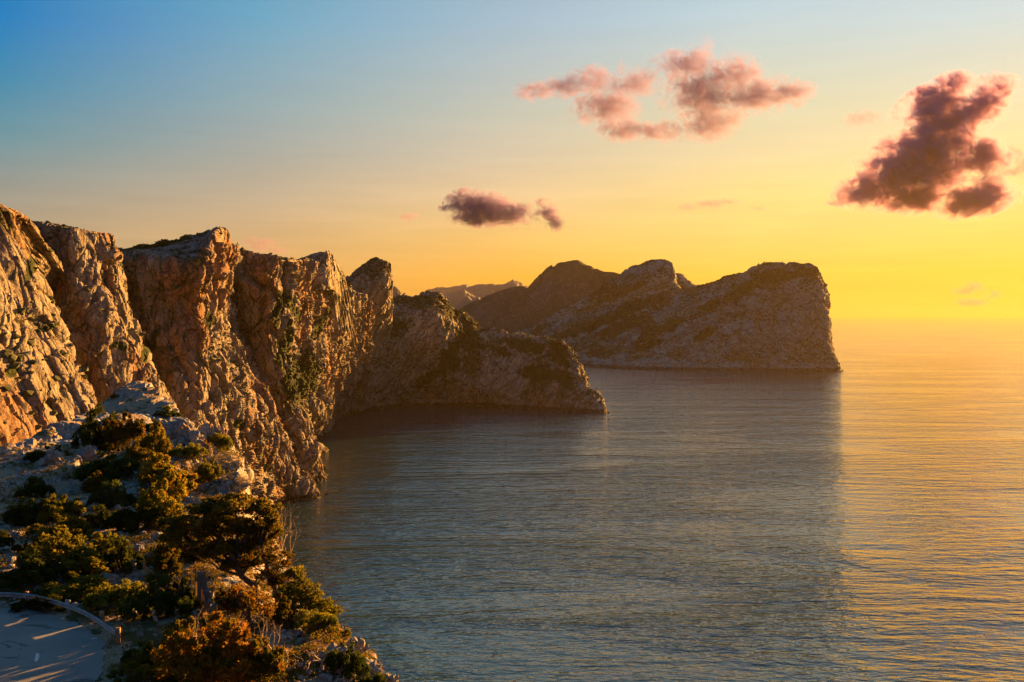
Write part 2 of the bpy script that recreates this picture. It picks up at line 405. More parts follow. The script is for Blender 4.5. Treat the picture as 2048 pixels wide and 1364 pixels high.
G = loft(cols, 1350, 430, uw, vw_, 0.75, 0.6)
v_ = np.linspace(0, 1, 430)[None, :]
yy = G[..., 1]
fade = np.clip(yy / 750.0, 0.5, 1.4) * np.where(np.arange(430)[None, :] < rim_i, 0.3, 1.0)
G, s = rock_disp(G, (4.5, 45), [(5.0, 34), (3.2, 15), (1.7, 6.5)], (0.9, 4), 0.22, 0.15, fade=fade, fis=4.0)
ROCK = rock_mat('limestone_cliff', 7.0, stain=0.7, vegn=0.42, vegz=0.55, patch=0.6)
tag(sheet('cliff_terrain', G, ROCK, s, cover=[(600,760,40,60,20),(585,610,10,40,-25),(640,650,9,40,30),(570,690,16,50,20),(555,620,12,40,10),(300,690,14,40,25),(240,690,18,10,0),(60,540,12,26,10),(95,655,26,6,-20),(420,640,10,20,0),(480,850,14,12,0),(25,740,14,20,0),(690,560,18,10,20)]), 'tall golden limestone sea cliffs', kind='structure')

# rock tooth behind the wall
def mound(name, cols, nu, nv, mat, big, blocks, small, vz=0.5, **kw):
    G = loft(cols, nu, nv, kw.get('uw'), kw.get('vw'), kw.get('tu', 0.8), kw.get('tv', 0.7))
    G, s = rock_disp(G, big, blocks, small, vz, kw.get('tilt', 0.0), kw.get('seed', 0.0), kw.get('strata', 0.0), gul=kw.get('gul'), fis=kw.get('fis', 0.0))
    return sheet(name, G, mat, s, cover=kw.get('cover'))
def col2(crest, mids, bk=None):
    c = P(*crest)
    b = P(*bk) if bk else (c[0], c[1] + 120, c[2] - 120)
    return [(b[0], b[1], b[2]), (c[0], c[1] + 12, c[2] - 3), c] + [P(*m) for m in mids]
HEAD = rock_mat('headland_limestone', 10.0, grey=(0.31, 0.27, 0.215), pale=(0.58, 0.51, 0.42), rust=(0.34, 0.22, 0.13), stain=0.4, dip=-35, vegn=0.52, vegz=0.5, patch=0.5, veg=(0.045, 0.05, 0.014))
tooth = [
 col2((660, 575, 1700), [(660, 600, 1690), (660, 720, 1720)], (660, 640, 1800)),
 col2((697, 556, 1690), [(690, 590, 1680), (690, 720, 1720)], (697, 640, 1800)),
 col2((718, 536, 1685), [(712, 580, 1665), (712, 720, 1735)], (718, 640, 1800)),
 col2((742, 523, 1690), [(738, 580, 1680), (738, 720, 1790)], (742, 640, 1810)),
 col2((764, 524, 1700), [(768, 580, 1700), (764, 720, 1860)], (764, 640, 1820)),
 col2((780, 535, 1720), [(783, 585, 1730), (780, 720, 1900)], (780, 640, 1830)),
 col2((778, 560, 1790), [(776, 600, 1820), (774, 720, 1930)], (770, 640, 1850)),
]
tag(mound('rock_pinnacle_terrain', tooth, 130, 110, HEAD, (2, 40), [(2.4, 26), (1.5, 11), (0.8, 5)], (0.5, 4), vw=[10, 6, 40, 60]), 'blunt rock tooth on the cliff skyline', kind='structure')
hump = [
 col2((596, 525, 1350), [(596, 540, 1340), (596, 580, 1330)]),
 col2((622, 514, 1350), [(620, 535, 1335), (620, 580, 1325)]),
 col2((640, 509, 1355), [(636, 535, 1335), (636, 580, 1325)]),
 col2((655, 506, 1365), [(656, 535, 1345), (655, 580, 1340)]),
 col2((664, 516, 1390), [(668, 545, 1375), (668, 580, 1370)]),
 col2((690, 556, 1450), [(686, 570, 1440), (686, 600, 1430)]),
]
tag(mound('rock_knoll_terrain', hump, 120, 70, HEAD, (1.5, 30), [(2.0, 18), (1.0, 8)], (0.5, 4), vw=[10, 6, 30, 30]), 'small pointed knoll on the cliff rim', kind='structure')

# ------------------------------------------------------------------ the near headland
def colG(crest, mids, ft, dy=110, dz=-60):
    c = P(*crest)
    return [(c[0] + 10, c[1] + dy * 2.2, -10), (c[0] + 4, c[1] + dy, c[2] + dz), c] + [P(*m) for m in mids] + [foot(*ft), foot(ft[0], ft[1] - 2, -12)]
g_cols = [
 colG((700, 640, 1820), [(700, 690, 1790), (700, 740, 1790), (700, 790, 1810)], (700, 1850)),
 colG((745, 600, 1850), [(742, 650, 1800), (735, 710, 1800), (735, 770, 1830)], (735, 1885)),
 colG((800, 601, 1980), [(800, 640, 1880), (795, 700, 1870), (795, 760, 1890)], (795, 1935)),
 colG((848, 593, 2020), [(850, 625, 1900), (845, 690, 1890), (845, 760, 1910)], (845, 1958)),
 colG((878, 592, 2030), [(880, 630, 1905), (885, 690, 1895), (885, 760, 1915)], (890, 1968)),
 colG((905, 613, 2040), [(915, 660, 1960), (920, 710, 1930), (925, 765, 1925)], (930, 1970)),
 colG((935, 636, 2040), [(950, 680, 1960), (960, 725, 1935), (965, 775, 1925)], (970, 1955)),
 colG((965, 653, 2030), [(985, 690, 1965), (1000, 735, 1930), (1010, 780, 1912)], (1020, 1925)),
 colG((1010, 666, 2010), [(1030, 700, 1950), (1045, 740, 1915), (1060, 785, 1890)], (1070, 1890)),
 colG((1062, 675, 1990), [(1080, 710, 1930), (1092, 750, 1890), (1105, 790, 1862)], (1115, 1858)),
 colG((1110, 683, 1965), [(1120, 715, 1915), (1135, 755, 1875), (1148, 792, 1845)], (1155, 1838)),
 colG((1134, 690, 1950), [(1148, 725, 1905), (1165, 765, 1865), (1182, 797, 1835)], (1190, 1818), 60, -60),
 colG((1140, 700, 1975), [(1160, 740, 1930), (1178, 775, 1880), (1200, 800, 1850)], (1206, 1815), 50, -60),
 colG((1138, 705, 2020), [(1155, 745, 1990), (1172, 780, 1950), (1190, 802, 1900)], (1204, 1850), 50, -60),
 colG((1110, 705, 2100), [(1120, 745, 2080), (1140, 780, 2040), (1160, 795, 2000)], (1185, 1960), 50, -60),
]
uwg = [45, 55, 50, 35, 35, 35, 40, 50, 50, 45, 30, 25, 12, 12]
tag(mound('headland_terrain', g_cols, 540, 260, HEAD, (3, 90), [(5.0, 50), (2.8, 20), (1.5, 9)], (0.8, 6), 0.8, gul=(6.0, 45, -35), uw=uwg, vw=[8, 12, 50, 60, 60, 50, 6], tilt=-0.5, strata=1.2, tv=0.6, cover=[(840,600,60,10,0),(905,622,32,16,35),(940,648,30,18,40),(770,652,50,26,0),(935,680,38,26,30),(890,735,55,16,-30),(1050,690,55,14,10),(1118,705,36,30,60),(1080,745,42,18,0),(1128,755,30,18,30),(905,700,34,16,-40),(850,760,30,10,-20),(1000,700,26,12,20)]), 'rugged shaded headland ending in a low rocky tip', kind='structure')

# low ledge of rock at the foot of the cliffs
led = [col2((596, 872, 1330), [(596, 885, 1320)], (590, 890, 1370)),
       col2((615, 876, 1325), [(612, 890, 1315)], (610, 890, 1360)),
       col2((635, 885, 1310), [(630, 898, 1296)], (630, 893, 1350)),
       col2((650, 896, 1312), [(652, 906, 1290)], (655, 900, 1330)),
       col2((658, 905, 1300), [(660, 912, 1290)], (662, 908, 1310))]
tag(mound('shore_rock_terrain', led, 80, 30, ROCK, (1, 12), [(1.2, 9)], (0.4, 3), vw=[8, 4, 20]), 'low ledge of rock running into the sea', kind='structure')

# ------------------------------------------------------------------ the far massif and headland
FARM = rock_mat('far_limestone', 22.0, grey=(0.30, 0.27, 0.21), pale=(0.54, 0.48, 0.385), rust=(0.32, 0.25, 0.15), dip=50, veg=(0.045, 0.05, 0.018), stain=0.5, vegn=0.5, vegz=0.6, patch=0.52, bump=0.8)
DARKM = rock_mat('far_mountainside', 30.0, grey=(0.13, 0.14, 0.15), pale=(0.19, 0.195, 0.20), veg=(0.05, 0.065, 0.055), stain=0.15, vegn=0.7, vegz=0.5, patch=0.45, bump=0.7)
def colH(crest, mids, ft, dy=250, dz=-150):
    c = P(*crest)
    return [(c[0] + 60, c[1] + dy * 3, -15), (c[0] + 20, c[1] + dy, c[2] + dz), (c[0], c[1] + 14, c[2] - 2), c] + [P(*m) for m in mids] + [foot(*ft), foot(ft[0], ft[1] - 3, -14)]
h_cols = [
 colH((960, 700, 4300), [(960, 705, 4250), (960, 710, 4200), (965, 715, 4100)], (970, 3900)),
 colH((1045, 668, 4200), [(1060, 682, 4100), (1075, 698, 3900), (1085, 715, 3700)], (1095, 3540)),
 colH((1110, 645, 4150), [(1125, 665, 4000), (1145, 690, 3800), (1160, 715, 3600)], (1172, 3440)),
 colH((1185, 622, 4050), [(1200, 650, 3850), (1220, 680, 3650), (1232, 712, 3480)], (1245, 3300)),
 colH((1260, 606, 3950), [(1275, 635, 3750), (1290, 670, 3540), (1302, 708, 3400)], (1320, 3230)),
 colH((1330, 592, 3850), [(1345, 625, 3650), (1358, 665, 3440), (1370, 705, 3330)], (1385, 3190)),
 colH((1396, 574, 3760), [(1408, 612, 3540), (1420, 658, 3370), (1430, 702, 3290)], (1445, 3165)),
 colH((1445, 562, 3700), [(1455, 602, 3480), (1468, 652, 3330), (1480, 700, 3270)], (1500, 3155)),
 colH((1495, 550, 3640), [(1510, 595, 3420), (1520, 648, 3300), (1535, 698, 3250)], (1555, 3150)),
 colH((1535, 537, 3580), [(1555, 580, 3360), (1570, 640, 3270), (1590, 695, 3225)], (1605, 3145)),
 colH((1582, 530, 3500), [(1600, 570, 3310), (1615, 630, 3250), (1635, 690, 3205)], (1640, 3145), 180),
 colH((1622, 531, 3430), [(1635, 560, 3300), (1650, 630, 3235), (1662, 690, 3195)], (1664, 3150), 120, -200),
 colH((1644, 541, 3400), [(1650, 562, 3330), (1664, 640, 3270), (1672, 692, 3215)], (1678, 3160), 100, -260),
 colH((1646, 552, 3440), [(1654, 580, 3400), (1668, 650, 3340), (1676, 700, 3280)], (1684, 3190), 100, -280),
 colH((1636, 560, 3540), [(1645, 600, 3500), (1658, 660, 3440), (1665, 700, 3400)], (1676, 3300), 60, -260),
 colH((1600, 580, 3700), [(1610, 620, 3660), (1620, 680, 3600), (1630, 700, 3560)], (1650, 3500), 40, -230),
]
h_cols = h_cols[:10] + [[(x - 0.0065 * y * w_, y, z) for (x, y, z) in c_] for c_, w_ in zip(h_cols[10:], (0.4, 0.7, 1, 1, 1, 1))]
uwh = [20, 70, 70, 75, 70, 65, 55, 50, 45, 45, 40, 30, 16, 12, 8]
tag(mound('far_headland_terrain', h_cols, 640, 300, FARM, (6, 180), [(7.0, 90), (4.0, 36), (2.2, 16)], (1.5, 10), 0.7, gul=(15.0, 120, -48), uw=uwh, vw=[4, 6, 4, 60, 70, 60, 50, 4], tilt=-0.9, strata=2.5, tv=0.6, cover=[(1545,556,75,18,-14),(1612,544,34,12,0),(1480,585,60,14,-28),(1420,612,36,12,-28),(1200,645,95,11,-20),(1270,612,60,12,-18),(1250,650,70,16,-22),(1120,672,50,9,-22),(1345,650,30,12,-30),(1410,668,26,10,-30),(1300,690,36,8,-20)]), 'sheer hazy headland across the bay', kind='structure')
m_cols = [
 colH((1020, 690, 4700), [(1020, 700, 4650), (1020, 715, 4600), (1020, 720, 4500)], (1020, 4300)),
 colH((1100, 640, 4700), [(1100, 655, 4650), (1100, 675, 4550), (1100, 700, 4450)], (1100, 4250)),
 colH((1170, 602, 4650), [(1165, 625, 4600), (1165, 655, 4500), (1165, 690, 4400)], (1165, 4200)),
 colH((1215, 572, 4600), [(1215, 600, 4500), (1215, 635, 4400), (1215, 675, 4300)], (1215, 4100)),
 colH((1246, 549, 4550), [(1250, 580, 4450), (1250, 620, 4350), (1250, 660, 4250)], (1250, 4050)),
 colH((1285, 531, 4500), [(1285, 565, 4400), (1285, 605, 4300), (1285, 650, 4200)], (1285, 4000)),
 colH((1318, 525, 4480), [(1318, 560, 4380), (1318, 605, 4280), (1318, 650, 4200)], (1318, 4000)),
 colH((1342, 529, 4480), [(1345, 562, 4400), (1348, 605, 4300), (1350, 650, 4200)], (1350, 4000)),
 colH((1348, 551, 4500), [(1358, 575, 4420), (1368, 610, 4320), (1372, 650, 4220)], (1372, 4000)),
 colH((1364, 553, 4520), [(1378, 580, 4450), (1390, 615, 4350), (1392, 650, 4250)], (1392, 4000)),
 colH((1380, 571, 4560), [(1395, 590, 4500), (1405, 620, 4400), (1410, 650, 4300)], (1410, 4050)),
 colH((1460, 600, 4700), [(1460, 615, 4600), (1460, 635, 4500), (1460, 660, 4400)], (1460, 4200)),
]
tag(mound('far_ridge_terrain', m_cols, 360, 170, FARM, (6, 180), [(6.0, 80), (3.5, 34)], (2.0, 16), 0.8, gul=(16.0, 150, -48), uw=[40,60,50,40,40,35,30,12,18,20,40], vw=[4, 6, 4, 50, 50, 40, 20, 4], seed=400.0, strata=2.0, tv=0.6, cover=[(1230,592,55,12,-25),(1180,625,50,16,-25),(1270,575,30,8,-25),(1380,585,26,8,20)]), 'rocky peak with a blunt summit behind the far headland', kind='structure')
n_cols = [
 colH((760, 690, 7200), [(760, 700, 7100), (760, 705, 7000), (760, 710, 6900)], (760, 6500)),
 colH((880, 640, 6900), [(880, 655, 6800), (880, 668, 6700), (880, 680, 6600)], (880, 6200)),
 colH((932, 614, 6700), [(932, 640, 6500), (932, 660, 6300), (932, 680, 6100)], (932, 5800)),
 colH((985, 592, 6400), [(985, 620, 6200), (985, 650, 6000), (985, 680, 5800)], (985, 5400)),
 colH((1035, 578, 6200), [(1035, 610, 6000), (1035, 645, 5800), (1035, 680, 5600)], (1035, 5200)),
 colH((1056, 581, 6100), [(1060, 610, 5900), (1060, 645, 5700), (1060, 680, 5500)], (1060, 5100)),
 colH((1078, 560, 6000), [(1085, 600, 5800), (1090, 640, 5600), (1090, 680, 5400)], (1090, 5000)),
 colH((1104, 537, 5900), [(1110, 585, 5700), (1115, 630, 5500), (1115, 675, 5300)], (1115, 5000)),
 colH((1150, 528, 5800), [(1152, 575, 5600), (1152, 625, 5400), (1152, 675, 5200)], (1152, 5000)),
 colH((1172, 538, 5800), [(1180, 585, 5600), (1185, 630, 5400), (1185, 675, 5200)], (1185, 5000)),
 colH((1205, 549, 5750), [(1210, 590, 5600), (1215, 635, 5400), (1215, 675, 5200)], (1215, 5000)),
 colH((1240, 553, 5700), [(1245, 595, 5500), (1248, 640, 5300), (1250, 675, 5200)], (1250, 5000)),
 colH((1300, 575, 5700), [(1300, 605, 5500), (1300, 645, 5300), (1300, 675, 5200)], (1300, 5000)),
]
tag(mound('mountain_terrain', n_cols, 380, 150, DARKM, (10, 180), [(6.0, 80)], (3, 24), 0.9, gul=(14.0, 260, -40), uw=[40,40,50,50,25,25,35,45,30,35,35,40], vw=[4, 6, 4, 50, 50, 40, 10, 4], seed=900.0, tv=0.6), 'dark mountain sloping down behind the headlands', kind='structure')

# ------------------------------------------------------------------ distant ranges
t = NT('distant_mountain'); t.bsdf(t.mix(t.map(t.noise(t.coord(), 0.004, 5, 0.6), 0.4, 0.6), (0.16, 0.14, 0.115), (0.18, 0.16, 0.13)), 0.95); DIST = t.m
def ridge(pts, Y, label, depth, seed):
    cs = []
    for px, py in pts:
        c = np.array(P(px, py, Y)); base = c.copy(); base[2] = -20
        cs.append([(c[0], c[1] + depth, -20), (c[0], c[1] + depth * .45, c[2] * .55), tuple(c), (c[0], c[1] - depth * .3, c[2] * .62), (c[0], c[1] - depth * .7, c[2] * .25), (c[0], c[1] - depth, -20)])
    G = loft(cs, 240, 60, [max(4, abs(pts[i + 1][0] - pts[i][0])) for i in range(len(pts) - 1)], None, 0.7, 0.8)
    p = G.reshape(-1, 3) + seed; k = Y / FPX
    d = (k * 9) * ridged(p / (k * 60), 4, 0.55)
    d = d * np.clip(p[:, 2] / (k * 30), 0, 1)
    G[..., 2] += (d - k * 3).reshape(G.shape[:2])
    d2 = np.abs(np.linspace(-1, 1, 60))[None, :]
    o = sheet('mountain_range_hills', G, DIST, 1)
    tag(o, label, kind='structure')
ridge([(700, 640), (762, 600), (778, 585), (788, 573), (800, 582), (812, 597), (850, 640)], 7600, 'small hazy peak beside the rock tooth', 400, 0)
ridge([(880, 640), (905, 622), (920, 610), (935, 595), (945, 602), (957, 597), (970, 615), (1000, 640)], 8000, 'low twin-topped hazy hill', 500, 300)
ridge([(850, 640), (890, 600), (905, 592), (925, 582), (942, 588), (965, 589), (990, 588), (1020, 600), (1060, 640)], 9300, 'middle hazy mountain ridge', 900, 700)
ridge([(800, 620), (850, 596), (905, 588), (945, 575), (985, 570), (992, 573), (1005, 569), (1026, 562), (1040, 568), (1058, 577), (1100, 600), (1150, 640)], 11000, 'highest hazy mountain range', 1500, 1500)
ridge([(740, 640), (810, 597), (835, 590), (850, 585), (875, 577), (900, 578), (925, 573), (940, 575), (960, 582), (1010, 610), (1080, 640)], 13500, 'palest and farthest mountain range', 1600, 2500)

# ------------------------------------------------------------------ haze
bm = bmesh.new(); bmesh.ops.create_cube(bm, size=1.0)
for vv in bm.verts:
    vv.co = Vector((-151000 if vv.co.x < 0 else 151000, -4000 if vv.co.y < 0 else 91000, -20.0 if vv.co.z < 0 else 740.0))
me = bpy.data.meshes.new('haze'); bm.to_mesh(me); bm.free()
t = NT('haze_air'); pv = t.n('VolumePrincipled')
pv.inputs['Color'].default_value = (0.25, 0.20, 0.10, 1); pv.inputs['Density'].default_value = 2.0e-5; pv.inputs['Anisotropy'].default_value = 0.4
t.link(pv.outputs[0], t.out.inputs['Volume'])
try: t.m.cycles.homogeneous_volume = True
except Exception: pass
hz = obj('haze', me, t.m); tag(hz, 'thin golden evening haze', kind='stuff')
# ------------------------------------------------------------------ the near ridge with the road
ZR = H - 18.5
def onroad(px, py, dz=0.0):
    """point on the plane of the road (height ZR + dz) seen at pixel (px, py)"""
    Y = (H - ZR - dz) * FPX / (py - 630.0)
    return ((px - 1024.0) / FPX * Y, Y, ZR + dz)
ctrl = [P(*q) for q in [
 (0,1150,61.5),(150,1160,61),(280,1150,62.5),(60,1090,69),(150,1080,71),(250,1090,70),(330,1050,76),(330,1105,68),
 (0,1030,80),(80,1010,84),(150,1000,87),(230,1010,84),(100,950,97),(200,900,110),(150,930,101),(60,960,95),
 (0,924,105),(82,882,115),(170,845,128),(219,808,142),(262,785,148),(290,779,150),(320,790,148),(345,812,140),(365,835,132),(385,850,125),(402,870,115),
 (432,886,110),(462,905,104.5),(441,930,97),(428,955,90.5),(280,840,130),(320,850,125),(300,880,117),(350,885,113),(250,950,98),(300,940,98),(350,960,93),(395,925,101),(430,950,95),
 (350,1005,84),(400,1004,83.5),(440,1002,83.5),(450,1060,74.5),(400,1100,68.5),(450,1150,62),(530,1130,68),(555,1170,63),(500,1190,58),(600,1195,61.5),(560,1230,55.5),
 (660,1245,55.5),(700,1285,51),(750,1325,48),(795,1364,45),(880,1450,40),(1000,1600,34.5),(350,1195,57.5),(420,1200,57),(400,1260,51.5),(500,1260,51.5),(600,1330,46.5),(650,1310,47.5),
 (480,1364,44.5),(560,1364,44),(640,1364,44),(400,1364,44.3),(340,1300,48.8),(600,1450,39),(-300,900,118),(-300,1000,88)]]
ctrl += [(x, y, ZR) for x, y in [(-32,56),(-28,55),(-24,52),(-22,50),(-22,47),(-20,44),(-30,50),(-38,56),(-45,56),(-30,44),(-40,48),(-50,50),(-24,40),(-40,40),(-55,42),(-30,32),(-15,32),(-50,32),(-20,38),(-65,50),(-60,58)]]
C_ = np.array(ctrl, float)
def _phi(r2): return 0.5 * r2 * np.log(r2 + 1e-9)
def rbf_fit(C, reg=2.0):
    xy = C[:, :2] / 50; n = len(C); r2 = ((xy[:, None] - xy[None]) ** 2).sum(2)
    A = np.zeros((n + 3, n + 3)); A[:n, :n] = _phi(r2) + np.eye(n) * reg * 1e-4; A[:n, n] = 1; A[:n, n + 1:] = xy; A[n, :n] = 1; A[n + 1:, :n] = xy.T
    return xy, np.linalg.solve(A, np.concatenate([C[:, 2], np.zeros(3)]))
_xy, _w = rbf_fit(C_)
def rbf(x, y):
    q = np.stack([x, y], 1) / 50; n = len(_xy); out = np.empty(len(q))
    for k in range(0, len(q), 20000):
        r2 = ((q[k:k+20000, None] - _xy[None]) ** 2).sum(2)
        out[k:k+20000] = _phi(r2) @ _w[:n] + _w[n] + q[k:k+20000] @ _w[n + 1:]
    return out
edge_px = [(1500,2200,24),(1150,1750,30),(1000,1560,34),(885,1450,40),(797,1364,45),(752,1325,48),(702,1285,51),(665,1246,55.5),(612,1193,61.5),(562,1120,70),(522,1060,77),(478,1001,84),(478,960,92),(478,932,97),(464,905,102),(404,869,115),(387,848,125),(347,810,141),(306,778,152)]
poly = [P(*e)[:2] for e in edge_px] + [(-66, 158), (-66, 142), (-64, 128), (-63.5, 116), (-63, 104), (-68, 95), (-85, 85), (-120, 75), (-120, 10), (14, 10)]
poly = np.array(poly)
def sdist(x, y):
    """distance outside (+) or inside (-) the edge of the ridge"""
    p = np.stack([x, y], 1); n = len(poly); d = np.full(len(p), 1e9); ins = np.zeros(len(p), bool)
    for k in range(n):
        a, b = poly[k], poly[(k + 1) % n]; ab = b - a
        tt = np.clip(((p - a) @ ab) / (ab @ ab), 0, 1)
        d = np.minimum(d, np.sqrt(((p - a - tt[:, None] * ab) ** 2).sum(1)))
        c = ((a[1] > p[:, 1]) != (b[1] > p[:, 1])) & (p[:, 0] < (b[0] - a[0]) * (p[:, 1] - a[1]) / (b[1] - a[1] + 1e-12) + a[0])
        ins ^= c
    return np.where(ins, -d, d)
def sst(a, b, x):
    t = np.clip((x - a) / (b - a), 0, 1); return t * t * (3 - 2 * t)
road_px = [(-420, 1240), (-200, 1222), (0, 1217), (60, 1222), (110, 1231), (150, 1245), (180, 1262), (198, 1276), (207, 1292), (211, 1312), (205, 1340), (188, 1370), (150, 1440), (60, 1560), (-600, 1560), (-700, 1300)]
road_poly = np.array([onroad(*q)[:2] for q in road_px])
def polyd(x, y, pl):
    global poly
    keep = poly; poly = pl; d = sdist(x, y); poly = keep
    return d
def ground(x, y, detail=True):
    x = np.atleast_1d(np.asarray(x, float)); y = np.atleast_1d(np.asarray(y, float))
    wob = 1.6 * pnoise(np.stack([x / 7, y / 7, 0 * x + 3], 1)) + 0.7 * pnoise(np.stack([x / 2.4, y / 2.4, 0 * x + 8], 1))
    far = np.clip((y - 30) / 60, 0.4, 1.2)
    d = sdist(x, y) + wob * far * 0.55
    z = np.clip(rbf(x, y), 170, 190)
    z = np.where(y < 47, np.clip(z, ZR - 0.8, ZR + 1.2), z)
    o = np.maximum(d, 0)
    z = z - 2.6 * o - np.minimum(o, 1.0) * 0.6
    rd = polyd(x, y, road_poly)
    flat = sst(4.5, 1.0, rd)                         # 1 on the road and its verge
    flat = flat * sst(49.5, 52.5, 100 - y + 2)*1 if False else flat
    z = z * (1 - flat) + ZR * flat - 0.05 * (rd < 0.4)
    return z, d, rd
nu, nv = 620, 560
pxs = np.linspace(-900, 1750, nu); Ys = 24 * (260 / 24.0) ** np.linspace(0, 1, nv)
PX, YY = np.meshgrid(pxs, Ys, indexing='ij')
XX = (PX - 1024) / FPX * YY
z, d, rd = ground(XX.ravel(), YY.ravel())
G = np.stack([XX.ravel(), YY.ravel(), z], 1)
# rocky relief: strongest on the crest and the seaward edge, none on the road, little on the path
m = sst(0.6, 5.0, rd)
crest = np.maximum(sst(-9, -1, d) * (0.35 + 0.5 * sst(60, 90, G[:, 1])), sst(95, 112, G[:, 1]) * 0.85)
face = sst(-50, -42, G[:, 0]) * sst(80, 86, G[:, 1]) * sst(120, 108, G[:, 1])
rk = (0.10 + 0.75 * np.maximum(crest, face * 1.1)) * m
big_m = sst(-0.08, 0.25, pnoise(G / 9.0)) 
G3 = G.reshape(nu, nv, 3); nr = normals(box_blur(G3, 3)); nr *= np.sign(nr[..., 2].mean()); nr = nr.reshape(-1, 3)
q = G + np.stack([pnoise(G / 5 + 4), pnoise(G / 5 + 9), pnoise(G / 5 + 15)], 1) * 1.0
q = q @ np.array(Matrix.Rotation(R(28), 3, 'Y')).T
dd = 0
for amp, size in ((2.0, 8.0), (0.8, 3.2), (0.26, 1.2), (0.10, 0.55)):
    e, hv, tl = cells((q + size * 2.3) * np.array([1, 0.8, 1.5]) / size)
    dd = dd + amp * 0.7 * (hv - 0.5) + amp * 1.2 * tl + amp * 0.25 * (np.minimum(e, 0.12) / 0.12 - 1)
dd = dd + 0.15 * fbm(G / 0.9, 4, 0.6)
out_bulge = sst(0, 6, d) * sst(70, 100, G[:, 1]) * 1.2 * ridged(G / 9.0, 3)
G = G + nr * ((dd * rk * (0.35 + 0.65 * big_m)) + out_bulge)[:, None]
G[:, 2] += 0.04 * fbm(G / 0.7, 3) * m

# ground material
def ground_mat():
    t = NT('ridge_ground')
    co = t.coord()
    g = t.n('NewGeometry'); sn = t.n('SeparateXYZ'); t.link(g.outputs['Normal'], sn.inputs[0])
    sp = t.n('SeparateXYZ'); t.link(g.outputs['Position'], sp.inputs[0])
    n1 = t.noise(co, 0.35, 6, 0.6, 0.3); n2 = t.noise(co, 2.4, 6, 0.68); n3 = t.noise(co, 11.0, 4, 0.7); n0 = t.noise(co, 0.09, 4, 0.55)
    vo = t.n('TexVoronoi', feature='DISTANCE_TO_EDGE'); wv = t.n('VectorMath', operation='ADD'); t.link(co, wv.inputs[0])
    nn = t.n('TexNoise'); t.link(co, nn.inputs[0]); nn.inputs['Scale'].default_value = 0.8; nn.inputs['Detail'].default_value = 4
    t.link(nn.outputs['Color'], wv.inputs[1]); t.link(wv.outputs[0], vo.inputs[0]); vo.inputs['Scale'].default_value = 0.9
    crack = t.map(vo.outputs[0], 0.0, 0.06, smooth=True)
    rock = t.mix(t.map(n2, 0.35, 0.65), (0.20, 0.20, 0.195), (0.44, 0.43, 0.41))
    rock = t.mix(t.math('MULTIPLY', t.map(n1, 0.50, 0.60, smooth=True), 0.6), rock, (0.40, 0.22, 0.12))
    rock = t.mix(t.map(n3, 0.32, 0.5), (0.10, 0.09, 0.08), rock)
    rock = t.mix(t.math('MULTIPLY', t.math('SUBTRACT', 1.0, crack), 0.7), rock, (0.06, 0.05, 0.04))
    soil = t.mix(t.map(n2, 0.3, 0.7), (0.20, 0.115, 0.06), (0.36, 0.25, 0.155))
    soil = t.mix(t.map(n3, 0.50, 0.66), soil, (0.50, 0.42, 0.32))
    grass = t.mix(t.map(n3, 0.3, 0.7), (0.05, 0.05, 0.015), (0.13, 0.11, 0.03))
    soil = t.mix(t.map(n1, 0.56, 0.60, smooth=True), soil, grass)
    f = t.math('MULTIPLY', t.map(sn.outputs[2], 0.72, 0.92, smooth=True), t.map(t.math('ADD', n0, t.math('MULTIPLY', t.math('SUBTRACT', n1, 0.5), 0.7)), 0.43, 0.53, smooth=True))
    flat = t.map(sp.outputs[1], 58, 52, smooth=True)     # gravel verge by the road
    f = t.math('MAXIMUM', f, t.math('MULTIPLY', flat, t.map(sn.outputs[2], 0.85, 0.96, smooth=True)))
    c = t.mix(f, rock, soil)
    c = t.mix(t.math('MULTIPLY', t.map(sp.outputs[2], ZR - 8, ZR - 45, smooth=True), 0.5), c, (0.26, 0.15, 0.08))
    h = t.math('ADD', t.math('ADD', t.math('MULTIPLY', n2, 0.5), t.math('MULTIPLY', n3, 0.12)), t.math('MULTIPLY', crack, 0.10))
    t.bsdf(c, 0.93, h, 0.8, 0.5, Specular_IOR_Level=0.15)
    return t.m
GROUND = ground_mat()
me = mesh('terrain', G, gridfaces(nu, nv, flip=False), False)
o = obj('terrain', me, GROUND); tag(o, 'rocky pine-covered ridge above the sea', kind='structure')
# the sunlit outcrop on the seaward shoulder of the ridge
oc = []
for rim_, m1_, ft_ in [((338, 990, 86), (342, 998, 85.5), (345, 1008, 85)), ((362, 935, 92), (364, 968, 90.6), (367, 1006, 89)), ((388, 905, 97), (392, 950, 94.6), (396, 1008, 92.5)),
                      ((415, 890, 101), (424, 945, 98.6), (424, 1010, 96.5)), ((442, 890, 104.5), (452, 945, 102.4), (450, 1012, 100)), ((462, 904, 108), (473, 950, 106), (467, 1012, 104)), ((462, 915, 114), (472, 960, 112), (468, 1020, 110))]:
    rr_ = P(*rim_); f_ = P(*ft_)
    oc.append([(rr_[0] - 7, rr_[1] + 1.5, rr_[2] - 5), (rr_[0] - 2.5, rr_[1] + 0.8, rr_[2] - 0.2), rr_, P(*m1_), f_, (f_[0] + 1.0, f_[1], f_[2] - 8)])
GO = loft(oc, 190, 150, [20, 26, 26, 26, 20, 12], [8, 8, 40, 45, 20], 0.7, 0.6)
GO, s_ = rock_disp(GO, (0.5, 7), [(1.1, 4.5), (0.7, 2.0), (0.32, 0.8)], (0.12, 0.5), 0.8, warp=1.0)
tag(sheet('rock_outcrop_terrain', GO, GROUND, s_), 'sunlit broken rock face on the seaward shoulder', kind='structure')
bpy.context.view_layer.update()
from mathutils.bvhtree import BVHTree
_gv = np.concatenate([G, GO.reshape(-1, 3)]).tolist()
